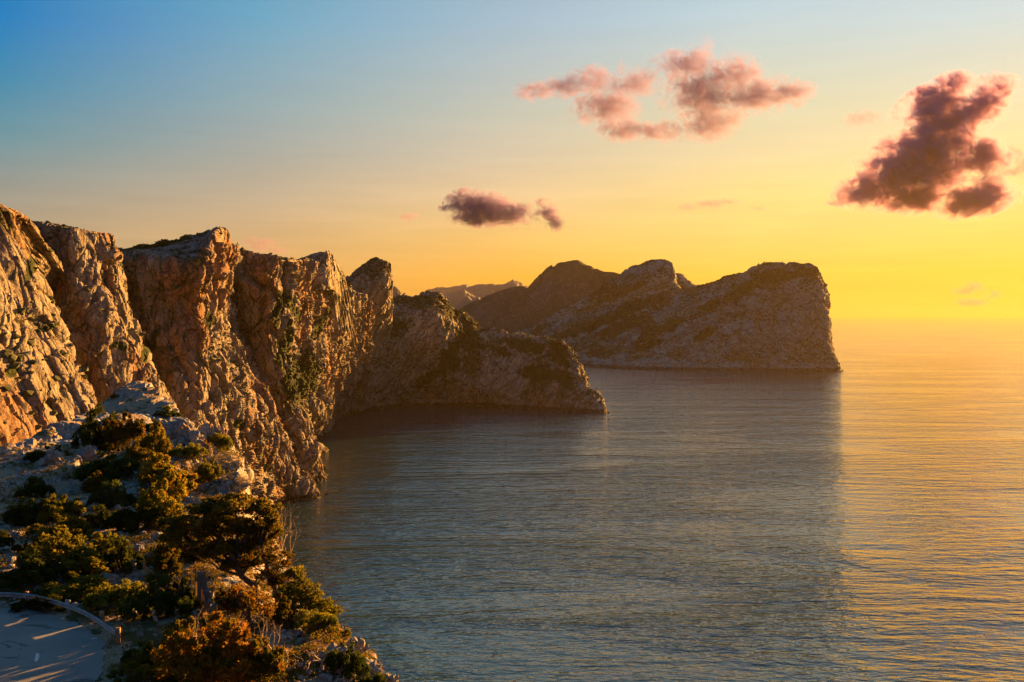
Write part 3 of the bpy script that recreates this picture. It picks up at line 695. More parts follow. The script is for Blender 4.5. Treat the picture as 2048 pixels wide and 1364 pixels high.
bvh = BVHTree.FromPolygons(_gv, gridfaces(nu, nv).tolist() + (gridfaces(190, 150) + len(G)).tolist())
def drop(x, y, z0=400.0):
    h = bvh.ray_cast(Vector((x, y, z0)), Vector((0, 0, -1)))
    return h[0].z if h[0] else ZR
def hit(px, py):
    """where the line of sight through a pixel meets the ridge"""
    dr = Vector(P(px, py, 1.0)) - Vector((0, 0, H))
    h = bvh.ray_cast(Vector((0, 0, H)), dr.normalized())
    return (h[0], h[1]) if h[0] else (None, None)

# road
t = NT('asphalt'); co = t.coord()
n1 = t.noise(co, 0.25, 5, 0.6, 0.5); n2 = t.noise(co, 30, 3, 0.7); n3 = t.noise(t.coord((0.25, 1, 1), (0, 0, R(30))), 0.8, 6, 0.65, 1.0)
c = t.mix(t.map(n1, 0.35, 0.65), (0.115, 0.115, 0.11), (0.19, 0.185, 0.17))
c = t.mix(t.map(n2, 0.4, 0.72), c, (0.32, 0.30, 0.27))
c = t.mix(t.map(n3, 0.60, 0.63, 0, 0.75), c, (0.035, 0.035, 0.035))
vo = t.n('TexVoronoi', feature='DISTANCE_TO_EDGE'); wv = t.n('VectorMath', operation='ADD'); t.link(co, wv.inputs[0])
nn = t.n('TexNoise'); t.link(co, nn.inputs[0]); nn.inputs['Scale'].default_value = 0.5; t.link(nn.outputs['Color'], wv.inputs[1]); t.link(wv.outputs[0], vo.inputs[0]); vo.inputs['Scale'].default_value = 0.22
c = t.mix(t.map(vo.outputs[0], 0.0, 0.006, 0.35, 0.0), c, (0.07, 0.07, 0.065))
t.bsdf(c, 0.85, n2, 0.6, 0.02); ASPH = t.m
def dense(pl, step):
    out = []
    for k in range(len(pl)):
        a, b = np.array(pl[k]), np.array(pl[(k + 1) % len(pl)]); n = max(1, int(np.linalg.norm(b - a) / step))
        for j in range(n): out.append(a + (b - a) * j / n)
    return out
bm = bmesh.new(); ring = []
for q in dense(road_poly, 0.35):
    w = 0.22 * pnoise(np.array([[q[0] / 0.8, q[1] / 0.8, 1.0]]))[0]
    ring.append(bm.verts.new((q[0] + w, q[1] + w, ZR + 0.035)))
bm.faces.new(ring); bmesh.ops.triangulate(bm, faces=bm.faces[:])
low = {v: bm.verts.new(v.co - Vector((0, 0, 0.09))) for v in ring}
for a, b in zip(ring, ring[1:] + ring[:1]): bm.faces.new((a, b, low[b], low[a]))
bmesh.ops.recalc_face_normals(bm, faces=bm.faces[:])
me = bpy.data.meshes.new('road'); bm.to_mesh(me); bm.free()
tag(obj('road', me, ASPH), 'grey worn asphalt bend', kind='structure')
# ------------------------------------------------------------------ leaves, stems and tubes
def leaf_mat(name, c1, c2, c3=None, var=0.3):
    t = NT(name); co = t.coord(kind='Object')
    n = t.noise(co, 0.9, 4, 0.6); n2 = t.noise(co, 5.0, 2, 0.6)
    oi = t.n('ObjectInfo')
    c = t.mix(t.map(n, 0.35, 0.65), c1, c2)
    if c3: c = t.mix(t.map(n2, 0.54, 0.62), c, c3)
    hs = t.n('HueSaturation'); t.link(c, hs.inputs['Color']); t.link(t.map(oi.outputs['Random'], 0, 1, 1 - var, 1 + var), hs.inputs['Value'])
    t.link(t.map(oi.outputs['Random'], 0, 1, 0.485, 0.515), hs.inputs['Hue'])
    d = t.n('BsdfDiffuse'); t.link(hs.outputs[0], d.inputs[0])
    tr = t.n('BsdfTranslucent'); t.link(hs.outputs[0], tr.inputs[0])
    m = t.n('MixShader'); m.inputs[0].default_value = 0.5; t.link(d.outputs[0], m.inputs[1]); t.link(tr.outputs[0], m.inputs[2]); t.link(m.outputs[0], t.out.inputs[0])
    return t.m
LEAF_DARK = leaf_mat('mastic_leaves', (0.034, 0.050, 0.012), (0.085, 0.095, 0.018))
LEAF_OLIVE = leaf_mat('olive_leaves', (0.075, 0.085, 0.012), (0.24, 0.19, 0.022))
LEAF_PINE = leaf_mat('pine_needles', (0.045, 0.055, 0.010), (0.14, 0.11, 0.018), (0.26, 0.11, 0.018))
LEAF_RUST = leaf_mat('browned_needles', (0.20, 0.12, 0.016), (0.36, 0.18, 0.022), (0.16, 0.14, 0.015))
def flat_mat(name, c, rough=0.8, c2=None, sc=6.0, metal=0.0, bump=0.3):
    t = NT(name); n = t.noise(t.coord(), sc, 5, 0.65)
    t.bsdf(t.mix(t.map(n, 0.35, 0.65), c, c2 or tuple(x * 0.6 for x in c)), rough, n, bump, 0.05, Metallic=metal); return t.m
BARK = flat_mat('pine_bark', (0.10, 0.062, 0.04), 0.9, (0.04, 0.027, 0.02))
DEADWOOD = flat_mat('dead_wood', (0.34, 0.27, 0.20), 0.85, (0.18, 0.12, 0.08))

LEAF_GOLD = leaf_mat('golden_scrub_leaves', (0.10, 0.10, 0.012), (0.28, 0.215, 0.022), (0.30, 0.14, 0.02))

class Tube:
    def __init__(s): s.v = []; s.f = []
    def add(s, pts, rad, k=5):
        pts = [np.array(p, float) for p in pts]; n = len(pts); base = len(s.v); up = np.array([0.3, 0.2, 1.0])
        for i in range(n):
            tdir = pts[min(i + 1, n - 1)] - pts[max(i - 1, 0)]; tdir /= np.linalg.norm(tdir) + 1e-9
            a = np.cross(tdir, up); 
            if np.linalg.norm(a) < 0.2: a = np.cross(tdir, [1, 0, 0])
            a /= np.linalg.norm(a); b = np.cross(tdir, a)
            for j in range(k):
                th = 2 * math.pi * j / k
                s.v.append(pts[i] + rad[i] * (math.cos(th) * a + math.sin(th) * b))
        for i in range(n - 1):
            for j in range(k):
                s.f.append((base + i * k + j, base + i * k + (j + 1) % k, base + (i + 1) * k + (j + 1) % k, base + (i + 1) * k + j))
        c = len(s.v); s.v.append(pts[-1] + 0 * tdir)
        for j in range(k): s.f.append((base + (n - 1) * k + j, base + (n - 1) * k + (j + 1) % k, c, c))
    def mesh(s, name):
        me = bpy.data.meshes.new(name)
        me.from_pydata([tuple(v) for v in s.v], [], [tuple(dict.fromkeys(f)) for f in s.f]); me.update()
        me.polygons.foreach_set('use_smooth', np.full(len(me.polygons), True))
        return me
def grow(tb, tips, p, d, ln, r, depth, rng, k=5, kink=0.35, up=0.1, split=(2, 4), shrink=0.68, nodes=None):
    """a limb that bends, thins and forks; the ends go to tips"""
    pts = [p]; q = np.array(p, float); dd = np.array(d, float); n = 4
    for i in range(n):
        dd = dd + rng.normal(size=3) * kink * 0.5 + np.array([0, 0, up]); dd /= np.linalg.norm(dd); q = q + dd * ln / n; pts.append(q.copy())
    r1 = r * 0.62
    tb.add(pts, np.linspace(r, r1, n + 1), k)
    if nodes is not None: nodes.append(pts[2])
    if depth == 0: tips.append((q, dd)); return
    for c in range(rng.randint(split[0], split[1])):
        nd = dd + rng.normal(size=3) * 0.65; nd /= np.linalg.norm(nd)
        grow(tb, tips, pts[-1] if c < 2 else pts[rng.randint(2, n)], nd, ln * shrink * rng.uniform(0.8, 1.15), r1 * 0.8, depth - 1, rng, max(4, k - 1), kink, up, split, shrink, nodes)
def leaves(centers, radii, per, size, rng, flat=0.8, tri=False):
    """leaf-sized blades scattered through the clumps"""
    C = np.repeat(np.array(centers), per, 0); Rr = np.repeat(np.array(radii), per)
    n = len(C); d = rng.normal(size=(n, 3)); d /= np.linalg.norm(d, axis=1)[:, None]
    rr = Rr * rng.uniform(0.35, 1.0, n) ** 0.6
    pos = C + d * rr[:, None] * np.array([1, 1, flat])
    a = d + rng.normal(size=(n, 3)) * 0.7 + np.array([0, 0, 0.35]); a /= np.linalg.norm(a, axis=1)[:, None]
    b = np.cross(a, rng.normal(size=(n, 3))); b /= np.linalg.norm(b, axis=1)[:, None]
    sz = size * rng.uniform(0.6, 1.4, n)[:, None]
    v = np.stack([pos - b * sz * 0.32, pos + a * sz * 0.55 + b*sz*0.05, pos + b * sz * 0.32, pos - a * sz * 0.45], 1).reshape(-1, 3)
    return v, np.arange(4 * n).reshape(n, 4)
def bush_meshes(kind, seed, n_clump=70, per=75, size=0.055):
    """unit bush: about 1 m half-width, 1 m tall, base at z = 0"""
    rng = np.random.RandomState(seed)
    cs = []; rs = []
    lobes = [(0, 0, 0.45, 0.62)] + [(rng.uniform(-0.55, 0.55), rng.uniform(-0.5, 0.5), rng.uniform(0.2, 0.55), rng.uniform(0.28, 0.45)) for _ in range(6)]
    while len(cs) < n_clump:
        lx, ly, lz, lr = lobes[rng.randint(len(lobes))]
        d = rng.normal(size=3); d /= np.linalg.norm(d); d[2] = abs(d[2]) if rng.rand() < 0.75 else d[2]
        p = np.array([lx, ly, lz]) + d * lr * rng.uniform(0.72, 1.0)
        if p[2] < 0.03: p[2] = rng.uniform(0.03, 0.15)
        cs.append(p); rs.append(rng.uniform(0.07, 0.15) * (1.25 if kind == 'pine' else 1))
    if kind == 'pine':   # upright tufts break the outline
        for _ in range(n_clump // 3):
            lx, ly, lz, lr = lobes[rng.randint(len(lobes))]
            cs.append(np.array([lx + rng.uniform(-.25, .25), ly + rng.uniform(-.25, .25), lz + lr * rng.uniform(0.9, 1.25)])); rs.append(rng.uniform(0.05, 0.09))
    v, f = leaves(cs, rs, per, size, rng, 0.9)
    v[:, 2] = np.maximum(v[:, 2], 0.0)
    tb = Tube(); tips = []
    for k in range(5):
        a = rng.uniform(0, 6.28)
        grow(tb, tips, (0.12 * math.cos(a), 0.12 * math.sin(a), -0.15), (math.cos(a) * 0.7, math.sin(a) * 0.7, 1.0), 0.42, 0.028, 2, rng, 4, 0.4, 0.1)
    return mesh('foliage', v, f), tb.mesh('stem')
BM = {}
for kind, mat_, seeds in (('mastic', LEAF_DARK, (1, 2, 3)), ('pine', LEAF_PINE, (4, 5, 6)), ('olive', LEAF_OLIVE, (7, 8, 9)), ('rust', LEAF_RUST, (10, 11)), ('gold', LEAF_GOLD, (12, 13))):
    for s_ in seeds:
        fm, sm = bush_meshes('pine' if kind in ('pine', 'rust', 'gold') else 'round', s_, 125, 85, 0.066 if kind != 'pine' else 0.058)
        fm.materials.append(mat_); sm.materials.append(BARK)
        BM.setdefault(kind, []).append((fm, sm))
_bc = [0]
def bush(kind, px, py, w, h, label, Y=None, deep=0.8, name='shrub', cat='shrub', group='shrubs on the ridge'):
    """px, py: middle of its base in the photo; w, h: its width and height there in pixels"""
    if Y is None:
        p, n = hit(px, py - 2)
        if p is None: p, n = hit(px - 15, py - 2)
        if p is None: return None
        x, y, z = p
    else:
        x, y, z = P(px, py, Y)
    sx = w * 1.18 / FPX * y / 2 / 0.85; sz = h * 1.02 / FPX * y / 1.0
    x *= (y + sx * deep * 0.7) / y; y += sx * deep * 0.7
    if Y is None: z = min(z, drop(x, y)) if abs(drop(x, y) - z) < 1.5 else z
    r = bpy.data.objects.new(name, None); COL.objects.link(r); r.empty_display_size = 0.5
    fm, sm = BM[kind][_bc[0] % len(BM[kind])]; _bc[0] += 1
    r.location = (x, y, z - 0.12 * sz); r.scale = (sx, sx * deep, sz); r.rotation_euler = (0, 0, random.choice([0, math.pi]) + random.uniform(-0.3, 0.3))
    tag(r, label, cat, group)
    obj('foliage', fm, None, r); obj('stem', sm, None, r)
    return r
SH = [
 ('mastic', 202, 906, 100, 98, 'large dark bush standing left of the pale crest rock'),
 ('mastic', 98, 922, 96, 44, 'low dark cushion bush lying on the grey crest rocks at far left'),
 ('pine', 252, 905, 76, 66, 'gold-tipped bush just right of the large dark crest bush'),
 ('olive', 230, 801, 18, 13, 'tiny bush perched alone on the skyline of the pale crest rock'),
 ('mastic', 320, 872, 78, 32, 'flat dark bush lying in the cleft below the pale crest rock'),
 ('mastic', 332, 842, 52, 26, 'small dark bush under the right shoulder of the crest rock'),
 ('gold', 310, 925, 62, 66, 'tall glowing orange-gold bush in the middle of the upper slope'),
 ('olive', 372, 924, 66, 36, 'rounded green bush right of the tall orange-gold bush'),
 ('olive', 433, 902, 54, 40, 'green cushion bush hanging on the outer cliff edge'),
 ('olive', 421, 966, 50, 58, 'steep green bush clinging to the golden rock face'),
 ('mastic', 222, 972, 118, 66, 'wide dark bush across the middle of the slope'),
 ('pine', 272, 930, 52, 34, 'small bush with reddish tips above the wide dark bush'),
 ('gold', 322, 1004, 116, 80, 'big golden bush left of the golden rock face'),
 ('pine', 196, 992, 66, 40, 'yellow-tipped bush on the left shoulder of the slope'),
 ('mastic', 222, 1028, 84, 58, 'dark bush between the white stones'),
 ('gold', 322, 1062, 84, 84, 'golden bush with a sunlit right side above the path'),
 ('mastic', 272, 1070, 108, 62, 'dark rounded bush at the head of the rocky path'),
 ('mastic', 196, 1064, 66, 46, 'dull brown-green bush beside the head of the path'),
 ('olive', 125, 1052, 92, 62, 'mid-green bush on the left of the slope'),
 ('mastic', 62, 1056, 96, 60, 'dark sloping bush below the grey slabs at left'),
 ('mastic', 72, 1000, 64, 40, 'brownish dark bush on the grey slabs at left'),
 ('olive', 118, 1096, 128, 58, 'broad green bush behind the large golden-topped bush'),
 ('olive', 158, 1160, 176, 96, 'large bush with a golden sunlit top above the guardrail'),
 ('mastic', 232, 1160, 96, 74, 'dark right half of the thicket next to the rocky path'),
 ('mastic', 60, 1196, 150, 70, 'dark thicket behind the left end of the guardrail'),
 ('mastic', 44, 1112, 42, 24, 'small flat bush among the stones at far left'),
 ('mastic', 8, 1098, 36, 32, 'small dark bush at the left edge of the picture above the thicket'),
 ('olive', 150, 1208, 138, 46, 'low green bush with yellow flowers behind the guardrail'),
 ('olive', 232, 1234, 116, 62, 'rounded green bush right behind the second guardrail post'),
 ('mastic', 318, 1248, 130, 84, 'tall dark hedge-like bush below the small wire frame'),
 ('mastic', 370, 1232, 44, 70, 'dark bush beside the stepped concrete wall'),
 ('pine', 326, 1156, 84, 68, 'round dark bush behind the small wire frame'),
 ('mastic', 92, 1237, 118, 30, 'low dark bush between the guardrail and the asphalt'),
 ('mastic', 372, 1268, 68, 28, 'small dark bush at the end of the sandy verge'),
 ('mastic', 285, 1356, 84, 60, 'dark green bush at the bottom beside the gravel'),
 ('olive', 300, 1392, 140, 56, 'green bush cut off by the bottom edge beside the orange pine'),
 ('rust', 438, 1400, 190, 132, 'large orange-brown bush at the bottom centre of the slope'),
 ('gold', 375, 1345, 90, 84, 'rusty bush left of the large orange-brown bush'),
 ('pine', 520, 1395, 120, 92, 'green and orange bush right of the large orange-brown bush'),
 ('rust', 430, 1275, 62, 46, 'orange bush growing through the rusty mesh fence'),
 ('mastic', 690, 1372, 88, 76, 'dark bush among the dead branches near the cliff edge'),
 ('olive', 632, 1272, 74, 50, 'green bush on the lip of the cliff above the dead branches'),
 ('olive', 690, 1277, 24, 18, 'small green tuft on top of the edge boulder'),
 ('pine', 560, 1262, 80, 60, 'shaded bush under the outer pines'),
 ('pine', 470, 1246, 80, 56, 'shaded bush right of the stepped concrete wall'),
 ('pine', 400, 1132, 90, 50, 'dark bush under the left side of the umbrella pine'),
 ('mastic', 742, 1384, 60, 36, 'low bush at the bottom tip of the cliff edge'),
]
for q in SH:
    bush(*q)
bush('gold', 42, 806, 62, 48, 'orange-lit bush on the golden cliff slab at far left', Y=378, group='bushes on the golden cliff')
bush('olive', 36, 700, 44, 22, 'green bush on a ledge high on the golden cliff slab', Y=376, group='bushes on the golden cliff')

# ------------------------------------------------------------------ pines
def pine(px, py, top_px, top_py, w, label, seed, leafm, depth=3, per=60, dens=1.0, lean=(0, 0), flat=0.55, Y=None, ncl=5, lobes=None, name='pine_tree'):
    p, n = hit(px, py)
    if Y is not None or p is None: p = Vector(P(px, py, Y or 55))
    y = p.y; tz = H + (630 - top_py) / FPX * y; tx = (top_px - 1024) / FPX * y
    hgt = max(1.5, tz - p.z); wid = w / FPX * y
    rng = np.random.RandomState(seed)
    r = bpy.data.objects.new(name, None); COL.objects.link(r); r.location = p; tag(r, label, 'tree', 'pines on the ridge')
    tb = Tube(); tips = []; nodes = []
    top = np.array([tx - p.x, lean[1], hgt])
    trunk = [np.array([0, 0, -0.4])]; m = 6
    for i in range(1, m + 1):
        f = i / m; trunk.append(np.array([top[0] * f ** 1.3, top[1] * f, hgt * 0.72 * f]) + rng.normal(size=3) * hgt * 0.02)
    r0 = 0.035 * hgt + 0.05
    tb.add(trunk, np.linspace(r0, r0 * 0.45, m + 1), 8)
    nl = 9 if not lobes else 0
    for k in range(nl):
        i = rng.randint(2, m + 1); a = 2 * math.pi * (k + rng.uniform(0, 0.7)) / nl
        d = np.array([math.cos(a), math.sin(a) * 0.9, rng.uniform(0.15, 0.7)]); d /= np.linalg.norm(d)
        grow(tb, tips, trunk[i], d, wid * 0.27 * rng.uniform(0.8, 1.15), r0 * 0.42, depth - 1, rng, 5, 0.4, 0.10, (2, 4), 0.66, nodes)
    cs = []; rs = []; kk = y / FPX
    for j, (lx, ly, rx, ry) in enumerate(lobes or []):   # one limb and one flat layer of foliage each
        c = np.array(P(lx, ly, y)) - np.array(p) + [0, lean[1] + rng.uniform(-0.25, 0.35) * wid * 0.5, 0]
        a_ = trunk[min(m, 2 + j % 4)]; mid_ = (a_ + c) / 2 + np.array([0, 0, -0.15 * abs(c[0] - a_[0])]) + rng.normal(size=3) * 0.15
        tb.add([a_, (a_ * 2 + mid_) / 3 + rng.normal(size=3) * 0.08, mid_, (mid_ + c) / 2 + rng.normal(size=3) * 0.1, c], np.linspace(r0 * 0.5, r0 * 0.16, 5), 6)
        for _ in range(7):
            e_ = c + rng.normal(size=3) * np.array([rx * kk * 0.6, rx * kk * 0.5, ry * kk * 0.4]); s_ = mid_ + (c - mid_) * rng.uniform(0, 1)
            tb.add([s_, (s_ + e_) / 2 + rng.normal(size=3) * 0.12, e_], [r0 * 0.16, r0 * 0.1, r0 * 0.05], 4)
        for _ in range(int(26 * dens * (rx / 45) ** 1.4) + 4):
            u = rng.normal(size=3); u /= np.linalg.norm(u); u[2] = u[2] * 0.9 + 0.1
            cs.append(c + u * np.array([rx * kk, rx * kk * 0.85, ry * kk]) * rng.uniform(0.55, 1.0)); rs.append(rng.uniform(0.22, 0.48))
    obj('trunk', tb.mesh('trunk'), BARK, r)
    for q, dd in tips:
        for _ in range(ncl):
            if rng.rand() < dens:
                cs.append(q + rng.normal(size=3) * wid * np.array([0.045, 0.045, 0.02])); rs.append(rng.uniform(0.25, 0.6) * (wid / 8) ** 0.5)
    for q in nodes:
        if rng.rand() < 0.25 * dens: cs.append(q + rng.normal(size=3) * 0.1); rs.append(rng.uniform(0.15, 0.3))
    v, f = leaves(cs, rs, per, 0.16, rng, flat)
    obj('crown', mesh('crown', v, f), leafm, r)
    print('PINE', label, round(hgt, 1), round(wid, 1), len(f))
    return r
pine(512, 1196, 418, 1010, 205, 'broad umbrella pine leaning over the slope above the stepped wall', 3, LEAF_PINE, 3, 95, 1.25, (0, 0.5), 0.6,
     lobes=[(400, 1036, 62, 26), (462, 1012, 62, 20), (517, 1026, 34, 18), (370, 1072, 46, 20), (440, 1058, 60, 22), (350, 1050, 34, 18), (495, 1060, 40, 18), (425, 1100, 50, 16), (378, 1104, 34, 14), (485, 1096, 44, 16), (520, 1075, 34, 18), (470, 1130, 40, 14), (540, 1050, 16, 14)])
pine(556, 1212, 530, 1090, 110, 'thin brownish pine right of the umbrella pine', 5, LEAF_PINE, 3, 60, 0.6, (0, 0.3), 0.6,
     lobes=[(520, 1100, 34, 22), (552, 1128, 34, 22), (498, 1128, 30, 16), (535, 1160, 36, 18), (570, 1165, 26, 16)])
pine(622, 1255, 600, 1150, 110, 'green windswept pine on the cliff edge', 8, LEAF_OLIVE, 3, 80, 0.9, (0, 0.2), 0.6,
     lobes=[(604, 1176, 28, 18), (585, 1150, 22, 14), (630, 1206, 34, 18), (600, 1215, 34, 16), (655, 1236, 22, 12), (575, 1190, 28, 16)])
pine(505, 1262, 485, 1180, 80, 'stunted pine with dead orange needles under the umbrella pine', 12, LEAF_RUST, 3, 50, 0.45, (0, 0.2), 0.6,
     lobes=[(478, 1185, 26, 12), (505, 1200, 28, 12), (530, 1220, 24, 12)])
pine(352, 1095, 375, 1045, 90, 'small dense pine left of the umbrella pine', 21, LEAF_GOLD, 3, 80, 1.0, (0, 0.2), 0.6,
     lobes=[(345, 1060, 26, 16), (372, 1050, 26, 14), (395, 1075, 24, 14)])

def dead_tree(px, py, h, w, label, seed, depth=4, n=4, up=0.12, kink=0.45, mat=None, spread=0.8, Y=None, cat='dead tree', name='dead_tree', r0=0.06):
    p, nn_ = hit(px, py)
    if p is None: p = Vector(P(px, py, Y or 55))
    rng = np.random.RandomState(seed); hh = h / FPX * p.y
    r = bpy.data.objects.new(name, None); COL.objects.link(r); r.location = p; tag(r, label, cat, 'bare dead wood')
    tb = Tube(); tips = []
    for k in range(n):
        a = 2 * math.pi * k / n + rng.uniform(0, 1)
        grow(tb, tips, (0, 0, -0.3), (math.cos(a) * spread, math.sin(a) * spread, 1 if up > 0 else 0.35), hh * 0.42, r0, depth, rng, 5, kink, up, (2, 4), 0.66)
    obj('trunk', tb.mesh('trunk'), mat or DEADWOOD, r)
    return r
dead_tree(566, 1165, 165, 60, 'tall bare tree with fine upright twigs against the sea', 31, 4, 3, 0.14, 0.4, spread=0.35)
dead_tree(600, 1262, 66, 60, 'bare forked tree leaning over the cliff edge', 33, 3, 3)
dead_tree(640, 1350, 95, 90, 'tangle of grey dead branches at the bottom of the slope', 35, 3, 6, 0.0, 0.6, spread=1.4, cat='dead branches', name='dead_branches', r0=0.13)
dead_tree(590, 1340, 80, 80, 'sunlit tangle of dry branches left of the grey tangle', 36, 3, 6, 0.02, 0.6, spread=1.5, cat='dead branches', name='dead_branches', r0=0.09)
dead_tree(715, 1352, 60, 60, 'weathered branch lying on the rocks at the cliff edge', 38, 3, 4, 0.0, 0.6, spread=1.6, cat='dead branches', name='dead_branches', r0=0.10)
dead_tree(445, 1345, 150, 80, 'bare grey branches sticking out of the large orange-brown bush', 39, 4, 4, 0.1, 0.5, spread=0.7, cat='dead branches', name='dead_branches', r0=0.09)
dead_tree(530, 1335, 110, 80, 'bare golden twigs right of the large orange-brown bush', 40, 4, 4, 0.1, 0.5, spread=0.7, cat='dead branches', name='dead_branches', r0=0.08)
dead_tree(640, 1300, 34, 40, 'pair of bare sticks leaning above the pink boulder', 41, 2, 3, 0.1, 0.3, spread=0.6, cat='dead branches', name='dead_branches', r0=0.08)

# ------------------------------------------------------------------ boulders
BOUL = ground_mat(); BOUL.name = 'boulder_stone'
t = NT('boulder_stone_pale'); co = t.coord(); n2 = t.noise(co, 2.2, 6, 0.68); n3 = t.noise(co, 9.0, 4, 0.7)
c = t.mix(t.map(n2, 0.35, 0.65), (0.19, 0.18, 0.165), (0.36, 0.34, 0.31)); c = t.mix(t.map(n3, 0.32, 0.5), (0.12, 0.11, 0.10), c)
c = t.mix(t.map(t.noise(co, 0.7, 4), 0.56, 0.62, 0, 0.7), c, (0.40, 0.22, 0.12))
t.bsdf(c, 0.93, t.math('ADD', t.math('MULTIPLY', n2, 0.5), t.math('MULTIPLY', n3, 0.15)), 0.8, 0.35, Specular_IOR_Level=0.15); STONE = t.m
def stone_mesh(seed, sub=4, name='boulder'):
    bm = bmesh.new(); bmesh.ops.create_icosphere(bm, subdivisions=sub, radius=1.0)
    v = np.array([x.co for x in bm.verts]); s = seed * 13.7
    q = v * 1.1 + s
    e, hv, tl = cells(q * 1.1); e2, hv2, tl2 = cells(q * 2.6 + 5)
    d = 1 + 0.30 * (hv - 0.5) + 0.45 * tl + 0.14 * (hv2 - .5) + 0.22 * tl2 + 0.10 * fbm(q * 2, 4) - 0.08 * (e < 0.05)
    v = v * d[:, None]; v[:, 2] = np.maximum(v[:, 2], -0.45)
    for a, c in zip(bm.verts, v): a.co = c
    me = bpy.data.meshes.new(name); bm.to_mesh(me); bm.free(); return me
SM = [stone_mesh(k) for k in range(6)]
for m_ in SM: m_.materials.append(STONE)
ROCKS = [
 (352, 870, 62, 34, 'grey boulder on the skyline right of the pale crest rock'),
 (388, 888, 34, 30, 'square block capping the outer cliff shoulder'),
 (176, 922, 40, 34, 'rounded pale boulder in the middle of the left slope'),
 (196, 882, 24, 18, 'small pale boulder between the crest bushes'),
 (100, 930, 44, 28, 'pale slab left of the rounded boulder'),
 (185, 1022, 24, 16, 'white stone above the dark middle bush'),
 (237, 1030, 22, 20, 'pointed white stone beside the head of the path'),
 (382, 1012, 30, 22, 'pale block below the golden rock face'),
 (366, 1024, 22, 20, 'smaller block left of the pale block below the face'),
 (333, 1070, 18, 16, 'rounded boulder at the top end of the path'),
 (318, 1082, 30, 18, 'flat dark stone under the rounded path boulder'),
 (268, 1106, 34, 18, 'flat slab in the middle of the path'),
 (246, 1140, 44, 26, 'cracked slab on the lower path'),
 (210, 1168, 44, 22, 'long slab at the foot of the path'),
 (182, 1176, 30, 20, 'wedge-shaped slab beside the large thicket'),
 (296, 1120, 22, 14, 'small sunlit stone beside the path'),
 (30, 1076, 22, 14, 'white stone at far left above the small bush'),
 (20, 1128, 22, 14, 'white stone beside the dark left thicket'),
 (66, 1084, 18, 16, 'tan stone left of the broad green bush'),
 (668, 1330, 74, 40, 'pink sunlit boulder above the dead branches'),
 (712, 1310, 40, 36, 'orange-edged boulder on the lip of the cliff'),
 (735, 1350, 56, 30, 'grey boulder in front of the lip boulder'),
 (775, 1372, 40, 24, 'last boulder at the bottom tip of the cliff edge'),
 (505, 1225, 12, 14, 'small pale stone under the pines'),
 (498, 1222, 8, 9, 'pebble-sized stone beside the pale stone under the pines'),
 (483, 1220, 9, 10, 'left stone of the three under the pines'),
 (278, 1272, 16, 8, 'small grey stone on the sandy verge'),
 (420, 1300, 8, 6, 'tiny stone below the mesh fence'),
]
for k, (px, py, w, h, lab) in enumerate(ROCKS):
    p, n = hit(px, py)
    if p is None: p, n = hit(px - 12, py - 4)
    if p is None: print('MISS', lab); continue
    o = bpy.data.objects.new('boulder', SM[k % 6]); COL.objects.link(o)
    sx = w / FPX * p.y / 2; sz = h / FPX * p.y / 1.5
    o.location = (p.x, p.y + sx * 0.3, p.z + 0.25 * sz); o.scale = (sx, sx * 0.8, sz); o.rotation_euler = (random.uniform(-.2, .2), random.uniform(-.2, .2), random.uniform(0, 6.28) if w < 30 else random.choice([0.2, 3.3, -0.3]))
    tag(o, lab, 'boulder', 'boulders on the ridge')

def scatter(name, n, region, mk, mat, label, test):
    """many small pieces on the ridge merged in ONE stuff object"""
    rng = np.random.RandomState(len(name) * 7 + n); V = []; F = []; off = 0; c = 0
    for _ in range(n * 6):
        if c >= n: break
        px = rng.uniform(region[0], region[2]); py = rng.uniform(region[1], region[3])
        p, nn_ = hit(px, py)
        if p is None or not test(p, nn_, rng): continue
        v, f = mk(rng, p); V.append(v); F.append(f + off); off += len(v); c += 1
    return tag(obj(name, mesh(name, np.concatenate(V), np.concatenate(F)), mat), label, kind='stuff')
_ico = bmesh.new(); bmesh.ops.create_icosphere(_ico, subdivisions=1, radius=1.0)
IV = np.array([v.co for v in _ico.verts]); IF = np.array([[v.index for v in f.verts] for f in _ico.faces]); _ico.free()
def mk_stone(rng, p):
    s = 0.06 + 0.32 * rng.rand() ** 3
    v = IV * (1 + 0.3 * rng.normal(size=(len(IV), 1))) * np.array([1, 0.8, 0.6]) * s
    a = rng.uniform(0, 6.28); r_ = np.array([[math.cos(a), -math.sin(a), 0], [math.sin(a), math.cos(a), 0], [0, 0, 1]])
    return v @ r_ + np.array(p) + [0, 0, s * 0.2], IF
def onland(p, n, rng, far=75):
    if p.y < 53.6 and -30 < p.x < -15.5: return False
    return polyd(np.array([p.x]), np.array([p.y]), road_poly)[0] > 0.4
scatter('rubble', 1100, (-40, 800, 760, 1364), mk_stone, STONE, 'loose stones strewn over the slope', onland)
def mk_tuft(rng, p):
    n = 26; s = rng.uniform(0.12, 0.42)
    v, f = leaves([np.array(p) + [0, 0, s * 0.4]], [s], n, 0.11, rng, 0.7)
    return v, f
scatter('undergrowth', 5000, (-40, 880, 760, 1364), mk_tuft, LEAF_PINE, 'low scrub and tufts between the stones', lambda p, n, rng: polyd(np.array([p.x]), np.array([p.y]), road_poly)[0] > 0.9 and pnoise(np.array([[p.x / 5, p.y / 5, 2.0]]))[0] > -0.12 and not (p.y < 53.6 and p.x > -30 and p.x < -15.5 and rng.rand() < 0.95))
def mk_grass(rng, p):
    n = 9; P0 = np.array(p); v = []
    for _ in range(n):
        b = P0 + rng.normal(size=3) * [0.09, 0.09, 0]; t_ = b + rng.normal(size=3) * [0.05, 0.05, 0] + [0, 0, rng.uniform(0.08, 0.25)]
        v += [b, b + [0.02, 0, 0], t_]
    return np.array(v), np.arange(3 * n).reshape(n, 3)
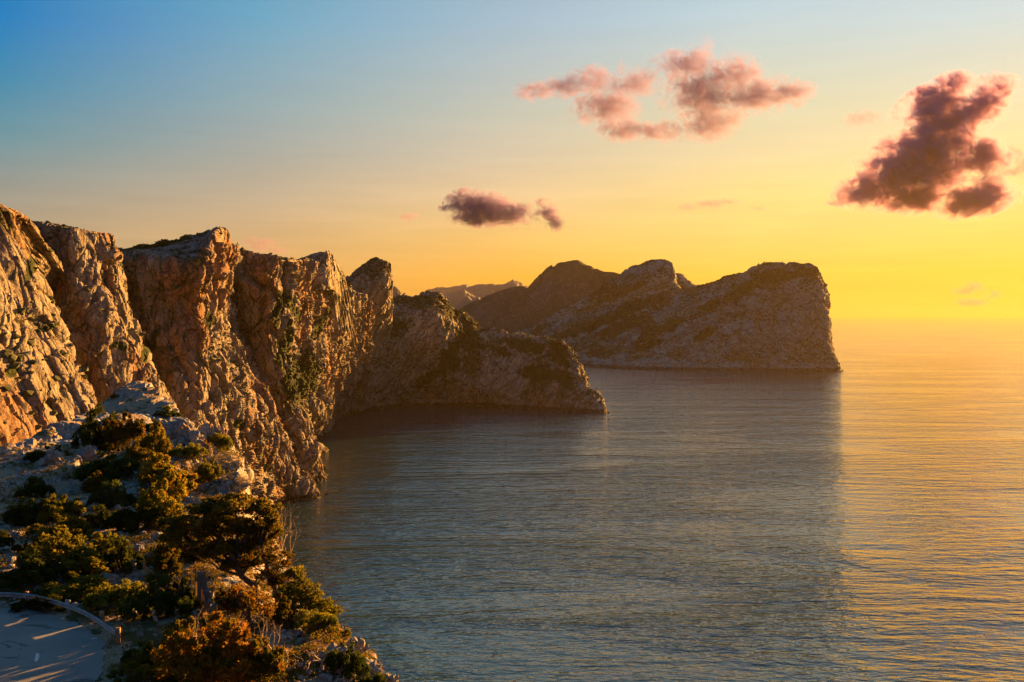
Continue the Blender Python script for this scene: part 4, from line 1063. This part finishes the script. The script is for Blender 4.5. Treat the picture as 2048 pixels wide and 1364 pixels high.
GRASSM = leaf_mat('dry_grass', (0.16, 0.13, 0.04), (0.26, 0.20, 0.06))
scatter('dry_grass', 1200, (150, 1200, 480, 1364), mk_grass, GRASSM, 'dry grass on the sandy verge', lambda p, n, rng: polyd(np.array([p.x]), np.array([p.y]), road_poly)[0] > 0.3 and pnoise(np.array([[p.x / 1.7, p.y / 1.7, 5.0]]))[0] > 0.05)

# scrub that reads as dots and dark patches on the cliffs and headlands
def cliff_scrub(objname, n, smin, smax, mat, label, zmin, nzmin, thr, seed, freq, ymax=1e9):
    me = bpy.data.objects[objname].data; rng = np.random.RandomState(seed)
    nf = len(me.polygons); cen = np.empty(nf * 3); nor = np.empty(nf * 3); ar = np.empty(nf)
    me.polygons.foreach_get('center', cen); me.polygons.foreach_get('normal', nor); me.polygons.foreach_get('area', ar)
    cen = cen.reshape(-1, 3); nor = nor.reshape(-1, 3)
    msk = (cen[:, 2] > zmin) & (np.abs(nor[:, 2]) > nzmin) & (fbm(cen / freq + seed, 4, 0.6) > thr) & ((nor * (np.array([0, 0, H]) - cen)).sum(1) > 0) & (cen[:, 1] < ymax)
    idx = np.flatnonzero(msk)
    if not len(idx): print('no scrub', objname); return
    pr = ar[idx] / ar[idx].sum(); pick = rng.choice(idx, n, p=pr)
    s = rng.uniform(smin, smax, n) * rng.uniform(0.4, 1, n)
    v = IV[None] * (1 + 0.28 * rng.normal(size=(n, len(IV), 1))) * s[:, None, None] * np.array([1.1, 1.1, 0.75])
    v = v + cen[pick][:, None] + nor[pick][:, None] * (s * 0.15)[:, None, None] + [0, 0, 0]
    f = IF[None] + (np.arange(n) * len(IV))[:, None, None]
    tag(obj('scrub_vegetation', mesh('scrub_vegetation', v.reshape(-1, 3), f.reshape(-1, 3)), mat), label, kind='stuff')
t = NT('scrub'); co = t.coord(); t.bsdf(t.mix(t.map(t.noise(co, 0.25, 4), 0.35, 0.65), (0.028, 0.036, 0.012), (0.075, 0.08, 0.02)), 0.95); SCRUB = t.m
cliff_scrub('cliff_terrain', 5200, 0.8, 2.6, SCRUB, 'dark scrub on the ledges of the tall cliffs', 20, 0.42, 0.0, 3, 45.0)
cliff_scrub('headland_terrain', 2600, 1.2, 4.0, SCRUB, 'dark scrub over the near headland', 16, 0.25, 0.03, 4, 60.0)
cliff_scrub('far_headland_terrain', 2600, 2.0, 6.5, SCRUB, 'scrub on the far headland', 30, 0.35, 0.04, 5, 150.0)
cliff_scrub('far_ridge_terrain', 1200, 3.0, 9.0, SCRUB, 'scrub on the rocky peak', 60, 0.3, 0.05, 6, 150.0)

# wood on the crest of the cliff dome, and the lone trees of the rim
def far_tree(px, py, Y, w, h, label, seed, group='small trees on the cliff rim'):
    x, y, z = P(px, py, Y); rng = np.random.RandomState(seed); W_ = w / FPX * Y; H_ = h / FPX * Y
    r = bpy.data.objects.new('pine_tree', None); COL.objects.link(r); r.location = (x, y, z); tag(r, label, 'tree', group)
    tb = Tube(); tb.add([(0, 0, -2), (0.1 * W_, 0, H_ * 0.4), (0, 0, H_ * 0.75)], [0.4, 0.3, 0.15], 6)
    for k in range(5):
        a = k * 1.3; tb.add([(0, 0, H_ * 0.3), (W_ * 0.3 * math.cos(a), W_ * 0.3 * math.sin(a), H_ * 0.65)], [0.18, 0.08], 4)
    obj('trunk', tb.mesh('trunk'), BARK, r)
    cs = [np.array([rng.normal() * W_ * 0.2, rng.normal() * W_ * 0.2, H_ * rng.uniform(0.5, 0.88)]) for _ in range(16)]
    v, f = leaves(cs, [W_ * 0.15] * 16, 60, 0.8, rng, 0.6); obj('crown', mesh('crown', v, f), LEAF_DARK, r)
far_tree(384, 484, 905, 15, 16, 'round-crowned tree standing clear at the right end of the crest wood', 1)
far_tree(535, 521, 965, 9, 9, 'left one of two tiny trees on the cliff rim', 2)
far_tree(559, 521, 965, 15, 9, 'wider right one of two tiny trees on the cliff rim', 3)
rng = np.random.RandomState(5); cs = []; rs = []
for _ in range(260):
    f_ = rng.rand(); px = 224 + f_ * 158; base = 508 - 30 * f_; Yb = 760 + 130 * f_
    cs.append(np.array(P(px, base - rng.uniform(-6, 8) * (0.6 + 0.4 * math.sin(f_ * 22)), Yb + rng.uniform(-6, 10)))); rs.append(rng.uniform(1.3, 2.6))
v, f = leaves(cs, rs, 60, 1.1, rng, 0.8)
tag(obj('woods', mesh('woods', v, f), LEAF_DARK), 'dark wood along the crest of the cliff dome', kind='stuff')

# broken rock along the foot of the cliffs
def shore(objname, n, smin, smax, seed, label):
    me = bpy.data.objects[objname].data; rng = np.random.RandomState(seed)
    co_ = np.empty(len(me.vertices) * 3); me.vertices.foreach_get('co', co_); co_ = co_.reshape(-1, 3)
    idx = np.flatnonzero((np.abs(co_[:, 2]) < 2.5) & (co_[:, 1] < 5000)); pick = rng.choice(idx, n)
    s = rng.uniform(smin, smax, n) * rng.uniform(0.3, 1, n)
    v = IV[None] * (1 + 0.25 * rng.normal(size=(n, len(IV), 1))) * s[:, None, None] * np.array([1.2, 1.2, 0.6]); pos = co_[pick].copy(); pos[:, 2] = 0
    pos += rng.normal(size=(n, 3)) * np.array([smax, smax, 0]); v = v + pos[:, None]; f = IF[None] + (np.arange(n) * len(IV))[:, None, None]
    tag(obj('rubble', mesh('rubble', v.reshape(-1, 3), f.reshape(-1, 3)), ROCK), label, kind='stuff')
shore('cliff_terrain', 260, 1.0, 4.5, 3, 'fallen rocks along the foot of the tall cliffs')
shore('headland_terrain', 200, 1.5, 5.0, 4, 'fallen rocks along the foot of the near headland')
shore('far_headland_terrain', 160, 2.0, 8.0, 5, 'fallen rocks along the foot of the far headland')
# ------------------------------------------------------------------ guardrail
WOOD = flat_mat('treated_wood', (0.40, 0.22, 0.11), 0.8, (0.24, 0.12, 0.06), 9)
STEEL = flat_mat('galvanised_steel', (0.30, 0.31, 0.32), 0.5, (0.16, 0.17, 0.18), 3, 0.5, 0.05)
CONC = flat_mat('concrete', (0.20, 0.18, 0.15), 0.9, (0.11, 0.10, 0.08), 4)
RUSTM = flat_mat('rusted_iron', (0.26, 0.10, 0.035), 0.85, (0.12, 0.05, 0.02), 14)
YEL = flat_mat('reflector_yellow', (0.75, 0.42, 0.03), 0.5, (0.6, 0.32, 0.02))
WHITE = flat_mat('white_paint', (0.70, 0.70, 0.66), 0.7, (0.45, 0.45, 0.43), 12)
BLACK = flat_mat('black_paint', (0.03, 0.03, 0.03), 0.6)
def box(name, cx, cy, cz, sx, sy, sz, mat, parent=None, rz=0.0, bev=0.015, tilt=0.0):
    bm = bmesh.new(); bmesh.ops.create_cube(bm, size=1.0)
    for v in bm.verts: v.co = Vector((v.co.x * sx, v.co.y * sy, v.co.z * sz))
    bmesh.ops.bevel(bm, geom=bm.edges[:], offset=bev, segments=2, affect='EDGES')
    bm.transform(Matrix.Translation((cx, cy, cz)) @ Matrix.Rotation(rz, 4, 'Z') @ Matrix.Rotation(tilt, 4, 'Y'))
    me = bpy.data.meshes.new(name); bm.to_mesh(me); bm.free(); return obj(name, me, mat, parent)
rail_px = [(-160, 1188), (-60, 1187), (0, 1189), (50, 1192), (90, 1199), (130, 1211), (160, 1222), (190, 1238), (215, 1255), (232, 1267)]
rp = [np.array(onroad(px, py, 0.66)) for px, py in rail_px]
K = np.array(rp); RP = hermite(K, np.linspace(0, len(K) - 1, 90), 1.0)
gr = bpy.data.objects.new('guardrail', None); COL.objects.link(gr); gr.location = (0, 0, 0)
tag(gr, 'curved steel guardrail on wooden posts along the road bend', 'guardrail')
prof = [(0.0, -0.155), (0.03, -0.13), (0.075, -0.105), (0.075, -0.065), (0.02, -0.02), (0.0, 0.0), (0.02, 0.02), (0.075, 0.065), (0.075, 0.105), (0.03, 0.13), (0.0, 0.155)]
tan = np.gradient(RP, axis=0); tan /= np.linalg.norm(tan, axis=1)[:, None]; side = np.stack([tan[:, 1], -tan[:, 0], 0 * tan[:, 0]], 1)
g_ = np.stack([np.stack([RP[i] + side[i] * o_ + np.array([0, 0, h_]) for o_, h_ in prof]) for i in range(len(RP))])
back_ = g_ - side[:, None] * 0.012
nv_ = len(prof); V = np.concatenate([g_.reshape(-1, 3), back_.reshape(-1, 3)])
F = np.concatenate([gridfaces(len(RP), nv_), gridfaces(len(RP), nv_, True) + len(RP) * nv_])
obj('rail', mesh('rail', V, F, True), STEEL, gr)
for k, (px, py, top, w, m_) in enumerate([(235, 1289, 0.93, 0.26, WOOD), (200, 1258, 0.97, 0.24, WOOD), (134, 1233, 0.95, 0.20, STEEL), (50, 1214, 0.92, 0.20, WOOD), (-60, 1208, 0.92, 0.20, WOOD)]):
    x, y, z = onroad(px, py); off = 0.22 if k else 0.05
    box('post', x, y + off, ZR + top / 2 - 0.2, w, w * 0.8, top + 0.4, m_, gr, R(8 - 3 * k))
    if k: box('bracket', x + 0.02, y + 0.10, ZR + 0.66, 0.12, 0.16, 0.14, STEEL, gr, R(8 - 3 * k), 0.01)
for q in (10, 30, 47, 60, 86):
    pq = RP[q] + side[q] * 0.06; box('reflector', pq[0], pq[1] - 0.04, pq[2] + 0.03, 0.09, 0.03, 0.09, YEL, gr, 0, 0.005)
x, y, z = onroad(134, 1233)
sg = bpy.data.objects.new('marker_sign', None); COL.objects.link(sg); sg.location = (x, y + 0.03, ZR)
tag(sg, 'small white plate with dark marks on the guardrail post', 'marker sign')
box('plate', 0, -0.02, 0.90, 0.22, 0.02, 0.28, WHITE, sg, 0, 0.004)
box('mark', -0.04, -0.036, 0.92, 0.03, 0.006, 0.14, BLACK, sg, 0, 0.001); box('mark', 0.04, -0.036, 0.92, 0.05, 0.006, 0.14, BLACK, sg, 0, 0.001)
# paint dash on the asphalt, scrap of white paper at its edge
x, y, z = onroad(74, 1316)
bm = bmesh.new(); vs = []
for i in range(24):
    a = i / 24 * 2 * math.pi; rr = 1 + 0.35 * pnoise(np.array([[math.cos(a) * 3, math.sin(a) * 3, 2.0]]))[0]
    u_ = 0.10 * rr * max(-1, min(1, 1.3 * math.cos(a))); w_ = 0.55 * rr * max(-1, min(1, 1.2 * math.sin(a)))
    vs.append(bm.verts.new((x + u_ - 0.45 * w_, y + w_, ZR + 0.042)))
bm.faces.new(vs); me = bpy.data.meshes.new('road_marking'); bm.to_mesh(me); bm.free()
tag(obj('road_marking', me, WHITE), 'worn white paint dash on the asphalt', kind='structure')
x, y, z = onroad(188, 1279)
o = box('paper_scrap', x, y, ZR + 0.06, 0.30, 0.12, 0.03, WHITE, None, R(12), 0.01); tag(o, 'scrap of white litter at the end of the asphalt', 'litter')

# ------------------------------------------------------------------ stepped wall, posts, mesh fence, small frame
def at(px, py, dz=0.0, back_=0.0):
    p, n = hit(px, py)
    if p is None: p = Vector(P(px, py, 52))
    return p.x, p.y + back_, p.z + dz
def pxs_(w, y): return w / FPX * y
x, y, z = at(403, 1215)
y0 = 56.0
def PB(px, py): return P(px, py, y0)
def pixbox(name, l, t_, r_, b_, Y, depth, mat, parent=None, sink=0.0, origin=(0, 0, 0), bev=0.03):
    a = P(l, t_, Y); c = P(r_, b_, Y)
    return box(name, (a[0] + c[0]) / 2 - origin[0], Y + depth / 2 - origin[1], (a[2] + c[2] - sink) / 2 - origin[2], c[0] - a[0], depth, a[2] - c[2] + sink, mat, parent, 0, bev)
def YB(px, py, dflt, off=0.5):
    p, n = hit(px, py); return min(p.y - off, dflt + 3) if p is not None else dflt
ya, yb, yc = YB(413, 1212, 55.2), YB(416, 1222, 54.3), YB(424, 1236, 53.2)
print('WALL', ya, yb, yc)
w_ = bpy.data.objects.new('stepped_wall', None); COL.objects.link(w_); org = P(412, 1235, yc); w_.location = org
tag(w_, 'stepped grey concrete wall running down beside the mesh fence', 'wall')
pixbox('block', 405, 1183, 421, 1212, ya, 0.7, CONC, w_, 1.5, org)
pixbox('block', 411, 1204, 420, 1222, yb, 0.6, CONC, w_, 1.5, org)
pixbox('block', 418, 1211, 429, 1236, yc, 0.7, CONC, w_, 1.5, org, 0.10)
o = pixbox('concrete_post', 405, 1154, 412, 1190, ya + 0.3, 0.22, CONC, None, 1.2); tag(o, 'slim upright concrete post on top of the stepped wall', 'post')
pl_ = bpy.data.objects.new('concrete_pillar', None); COL.objects.link(pl_); org = P(403, 1195, ya + 1.0); pl_.location = org
tag(pl_, 'dark squat pillar with a wider round cap behind the slim post', 'pillar')
def cyl(name, r0, r1, h, z0, mat, parent, k=20):
    bm = bmesh.new(); bmesh.ops.create_cone(bm, cap_ends=True, segments=k, radius1=r0, radius2=r1, depth=h)
    bmesh.ops.bevel(bm, geom=[e for e in bm.edges if abs(e.verts[0].co.z - e.verts[1].co.z) < 1e-4], offset=0.02, segments=2, affect='EDGES')
    bm.transform(Matrix.Translation((0, 0, z0 + h / 2))); me = bpy.data.meshes.new(name); bm.to_mesh(me); bm.free(); return obj(name, me, mat, parent)
cyl('shaft', 0.24, 0.22, 2.4, -1.0, CONC, pl_); cyl('cap', 0.24, 0.31, 0.20, 1.4, CONC, pl_)
fe = bpy.data.objects.new('mesh_fence', None); COL.objects.link(fe)
FP = [(px, t0, b0, YB(px, b0, 54.0, 0.15)) for px, t0, b0 in ((391, 1128, 1182), (403, 1178, 1206), (410, 1204, 1230), (416, 1216, 1244), (428, 1234, 1262), (436, 1250, 1278))]
org = P(403, 1206, 55.6); fe.location = org; tag(fe, 'rusty wire mesh fence on thin posts stepping down the slope', 'fence')
tops = []
for px, t0_, b0_, Y in FP:
    a = np.array(P(px, t0_, Y)) - org; b = np.array(P(px, b0_, Y)) - org - [0, 0, 0.6]
    tb = Tube(); tb.add([b, a], [0.045, 0.04], 8); obj('post', tb.mesh('post'), WOOD if px > 395 else RUSTM, fe); tops.append((a, b))
tb = Tube()
for (a0, b0), (a1, b1) in zip(tops[1:], tops[2:]):
    for k in range(9):
        f_ = k / 8; p0 = a0 * (1 - f_) + b0 * f_; p1 = a1 * (1 - f_) + b1 * f_; tb.add([p0, p1], [0.009, 0.009], 3)
    for k in range(14):
        f_ = k / 13; p0 = a0 * (1 - f_) + a1 * f_; p1 = b0 * (1 - f_) + b1 * f_; tb.add([p0, p1], [0.009, 0.009], 3)
obj('wire_mesh', tb.mesh('wire_mesh'), RUSTM, fe)
o = pixbox('concrete_block', 433, 1250, 442, 1262, 50.5, 0.3, CONC, None, 0.4); tag(o, 'small pale concrete block at the lower end of the mesh fence', 'block')
fr = bpy.data.objects.new('braced_post', None); COL.objects.link(fr)
x, y, z = at(290, 1158); fr.location = (x, y, z); tag(fr, 'thin post with a diagonal brace standing on a block by the path', 'post')
kk = y / FPX
tb = Tube(); tb.add([(-0.05, 0, 0.2), (-0.1, 0, 34 * kk)], [0.06, 0.05], 8); obj('post', tb.mesh('post'), WOOD, fr)
tb = Tube(); tb.add([(-0.1, 0, 29 * kk), (23 * kk, 0.1, 1 * kk)], [0.05, 0.05], 8); obj('brace', tb.mesh('brace'), WOOD, fr)
box('footing', 0.0, 0, 0.15, 22 * kk, 0.55, 12 * kk, CONC, fr, 0, 0.03)
# flower stalks
PINK = flat_mat('pale_flowers', (0.75, 0.52, 0.42), 0.7)
GREEN = flat_mat('stalk_green', (0.12, 0.12, 0.04), 0.8)
for k, (px, py, h, lab) in enumerate([(305, 1254, 32, 'tallest pale flower spike at the sandy verge'), (311, 1252, 20, 'shorter flower spike right of the tallest one'), (356, 1246, 14, 'small flower spike between the verge and the fence'), (392, 1246, 18, 'flower spike closest to the mesh fence')]):
    x, y, z = at(px, py); kk = y / FPX; rng = np.random.RandomState(k)
    r = bpy.data.objects.new('flower_stalk', None); COL.objects.link(r); r.location = (x, y, z); tag(r, lab, 'flower', 'flower spikes by the verge')
    tb = Tube(); tb.add([(0, 0, -0.1), (0.03, 0, h * kk * .6), (0, 0, h * kk)], [0.02, 0.015, 0.01], 5); obj('stem', tb.mesh('stem'), GREEN, r)
    cs = [np.array([rng.normal() * 0.06, rng.normal() * 0.06, h * kk * f_]) for f_ in np.linspace(0.55, 1.0, 9)]
    v, f = leaves(cs, [0.06] * 9, 14, 0.06, rng, 1.0); obj('blossom', mesh('blossom', v, f), PINK, r)
# ------------------------------------------------------------------ clouds: real volumes far beyond and above the haze
def cloud(puffs, Y, dens, seed, label, col=(0.36, 0.26, 0.50), nsc=1.0, soft=0.22, rough=0.66, namp=1.9, aniso=0.22, rate=1.0, thr=0.5):
    """puffs: (px, py, rx, ry) in photo pixels at distance Y"""
    rng = np.random.RandomState(seed); k = Y / FPX
    pts = []; B = []
    for px, py, rx, ry in puffs:
        c = np.array(P(px, py, Y)) + [0, rng.uniform(-0.4, 0.4) * rx * k, 0]; r = np.array([rx * k, (rx + ry) * 0.5 * k * 1.1, ry * k])
        B.append((c, r))
    org = np.mean([c for c, r in B], 0)
    bm = bmesh.new()
    for c, r in B:
        for v in IV: bm.verts.new(Vector(c - org + v * r * 1.28))
    hull = bmesh.ops.convex_hull(bm, input=bm.verts[:])
    bmesh.ops.delete(bm, geom=[v for v in bm.verts if not v.link_faces], context='VERTS')
    me = bpy.data.meshes.new('cloud'); bm.to_mesh(me); bm.free()
    t = NT('cloud_vapour'); tc_ = t.n('TexCoord'); co = tc_.outputs['Object']
    nz_ = t.n('TexNoise'); t.link(co, nz_.inputs[0]); rm = float(np.mean([r[0] for c, r in B]))
    nz_.inputs['Scale'].default_value = 1.5 * nsc / rm; nz_.inputs['Detail'].default_value = 7; nz_.inputs['Roughness'].default_value = rough; nz_.inputs['Distortion'].default_value = 0.9
    # the puffs are warped by the same noise so their outline curls
    wv = t.n('VectorMath', operation='MULTIPLY_ADD'); sb = t.n('VectorMath', operation='SUBTRACT'); t.link(nz_.outputs['Color'], sb.inputs[0]); sb.inputs[1].default_value = (0.5, 0.5, 0.5)
    t.link(sb.outputs[0], wv.inputs[0]); wv.inputs[1].default_value = (rm * 1.3,) * 3; t.link(co, wv.inputs[2])
    F = None
    for c, r in B:
        s1 = t.n('VectorMath', operation='SUBTRACT'); t.link(wv.outputs[0], s1.inputs[0]); s1.inputs[1].default_value = tuple(c - org)
        s2 = t.n('VectorMath', operation='MULTIPLY'); t.link(s1.outputs[0], s2.inputs[0]); s2.inputs[1].default_value = tuple(1 / r)
        s3 = t.n('VectorMath', operation='LENGTH'); t.link(s2.outputs[0], s3.inputs[0])
        q = t.math('SUBTRACT', 1.0, s3.outputs['Value'])
        F = q if F is None else t.math('MAXIMUM', F, q)
    F = t.math('ADD', F, t.math('MULTIPLY', t.math('SUBTRACT', nz_.outputs['Fac'], thr), namp * 2))
    d = t.map(F, 0.02, soft + 0.02, 0.0, dens, smooth=True)
    pv = t.n('VolumePrincipled'); t.link(d, pv.inputs['Density']); pv.inputs['Color'].default_value = (*col, 1); pv.inputs['Anisotropy'].default_value = aniso
    t.link(pv.outputs[0], t.out.inputs['Volume'])
    try: t.m.cycles.volume_step_rate = rate
    except Exception: pass
    o = obj('clouds', me, t.m); o.location = org; tag(o, label, kind='stuff')
    return o
cloud([(1905,172,42,28),(1880,200,60,40),(1990,178,40,26),(1950,215,55,40),(1880,250,75,50),(1850,300,80,60),(1800,345,85,50),(1760,375,75,38),(1705,392,48,28),(1830,392,80,36),(1960,315,55,35),(1985,385,60,38),(1930,405,75,34),(1890,340,60,45)],
      7000, 0.026, 1, 'large ragged sunset cloud with glowing orange edges at right', nsc=1.5, soft=0.7, col=(0.56, 0.34, 0.66), aniso=0.30, thr=0.485)
cloud([(1075,183,50,17),(1130,178,50,20),(1190,160,42,28),(1215,215,65,38),(1270,165,52,28),(1250,262,60,24),(1320,265,60,20),(1375,130,60,35),(1400,190,70,50),(1420,245,65,40),(1470,150,60,38),(1510,190,75,35),(1570,190,60,24),(1418,92,12,20)],
      8000, 0.0085, 2, 'broken mauve and pink cloud high over the bay', nsc=1.7, soft=0.9, thr=0.475, col=(0.33, 0.26, 0.52))
cloud([(935,402,42,26),(970,415,60,30),(1010,430,55,22),(960,435,60,20),(1095,420,26,20),(1112,445,20,18),(900,415,24,8)],
      8500, 0.022, 3, 'small dark cloud with a trailing wisp low over the cliffs', nsc=1.5, soft=0.8, thr=0.48, col=(0.30, 0.24, 0.50))
cloud([(1380,412,24,9),(1420,408,34,9),(1455,402,28,8),(1520,415,16,5)], 11000, 0.004, 4, 'thin pink wisp under the mauve cloud', nsc=1.6, soft=0.6)
cloud([(1710,240,26,16),(1740,232,24,18)], 8000, 0.004, 5, 'faint wisp left of the large sunset cloud', soft=0.6, nsc=1.6)
cloud([(2030,310,30,20),(2020,345,30,10),(2060,330,30,24)], 8000, 0.007, 6, 'grey wisp at the right edge of the picture', soft=0.6, nsc=1.6)
cloud([(1925,582,28,10),(1952,573,24,12),(1945,604,40,10),(1990,590,20,8)], 24000, 0.0022, 7, 'hazy orange wisps just above the horizon', soft=0.6, nsc=1.6)
cloud([(520,488,40,16),(550,500,34,10),(500,480,20,10)], 9000, 0.0035, 8, 'faint grey wisp over the cliff rim', soft=0.7, nsc=1.5)
cloud([(818,434,24,8)], 9000, 0.006, 9, 'tiny grey wisp left of the small dark cloud', soft=0.6, nsc=1.5)
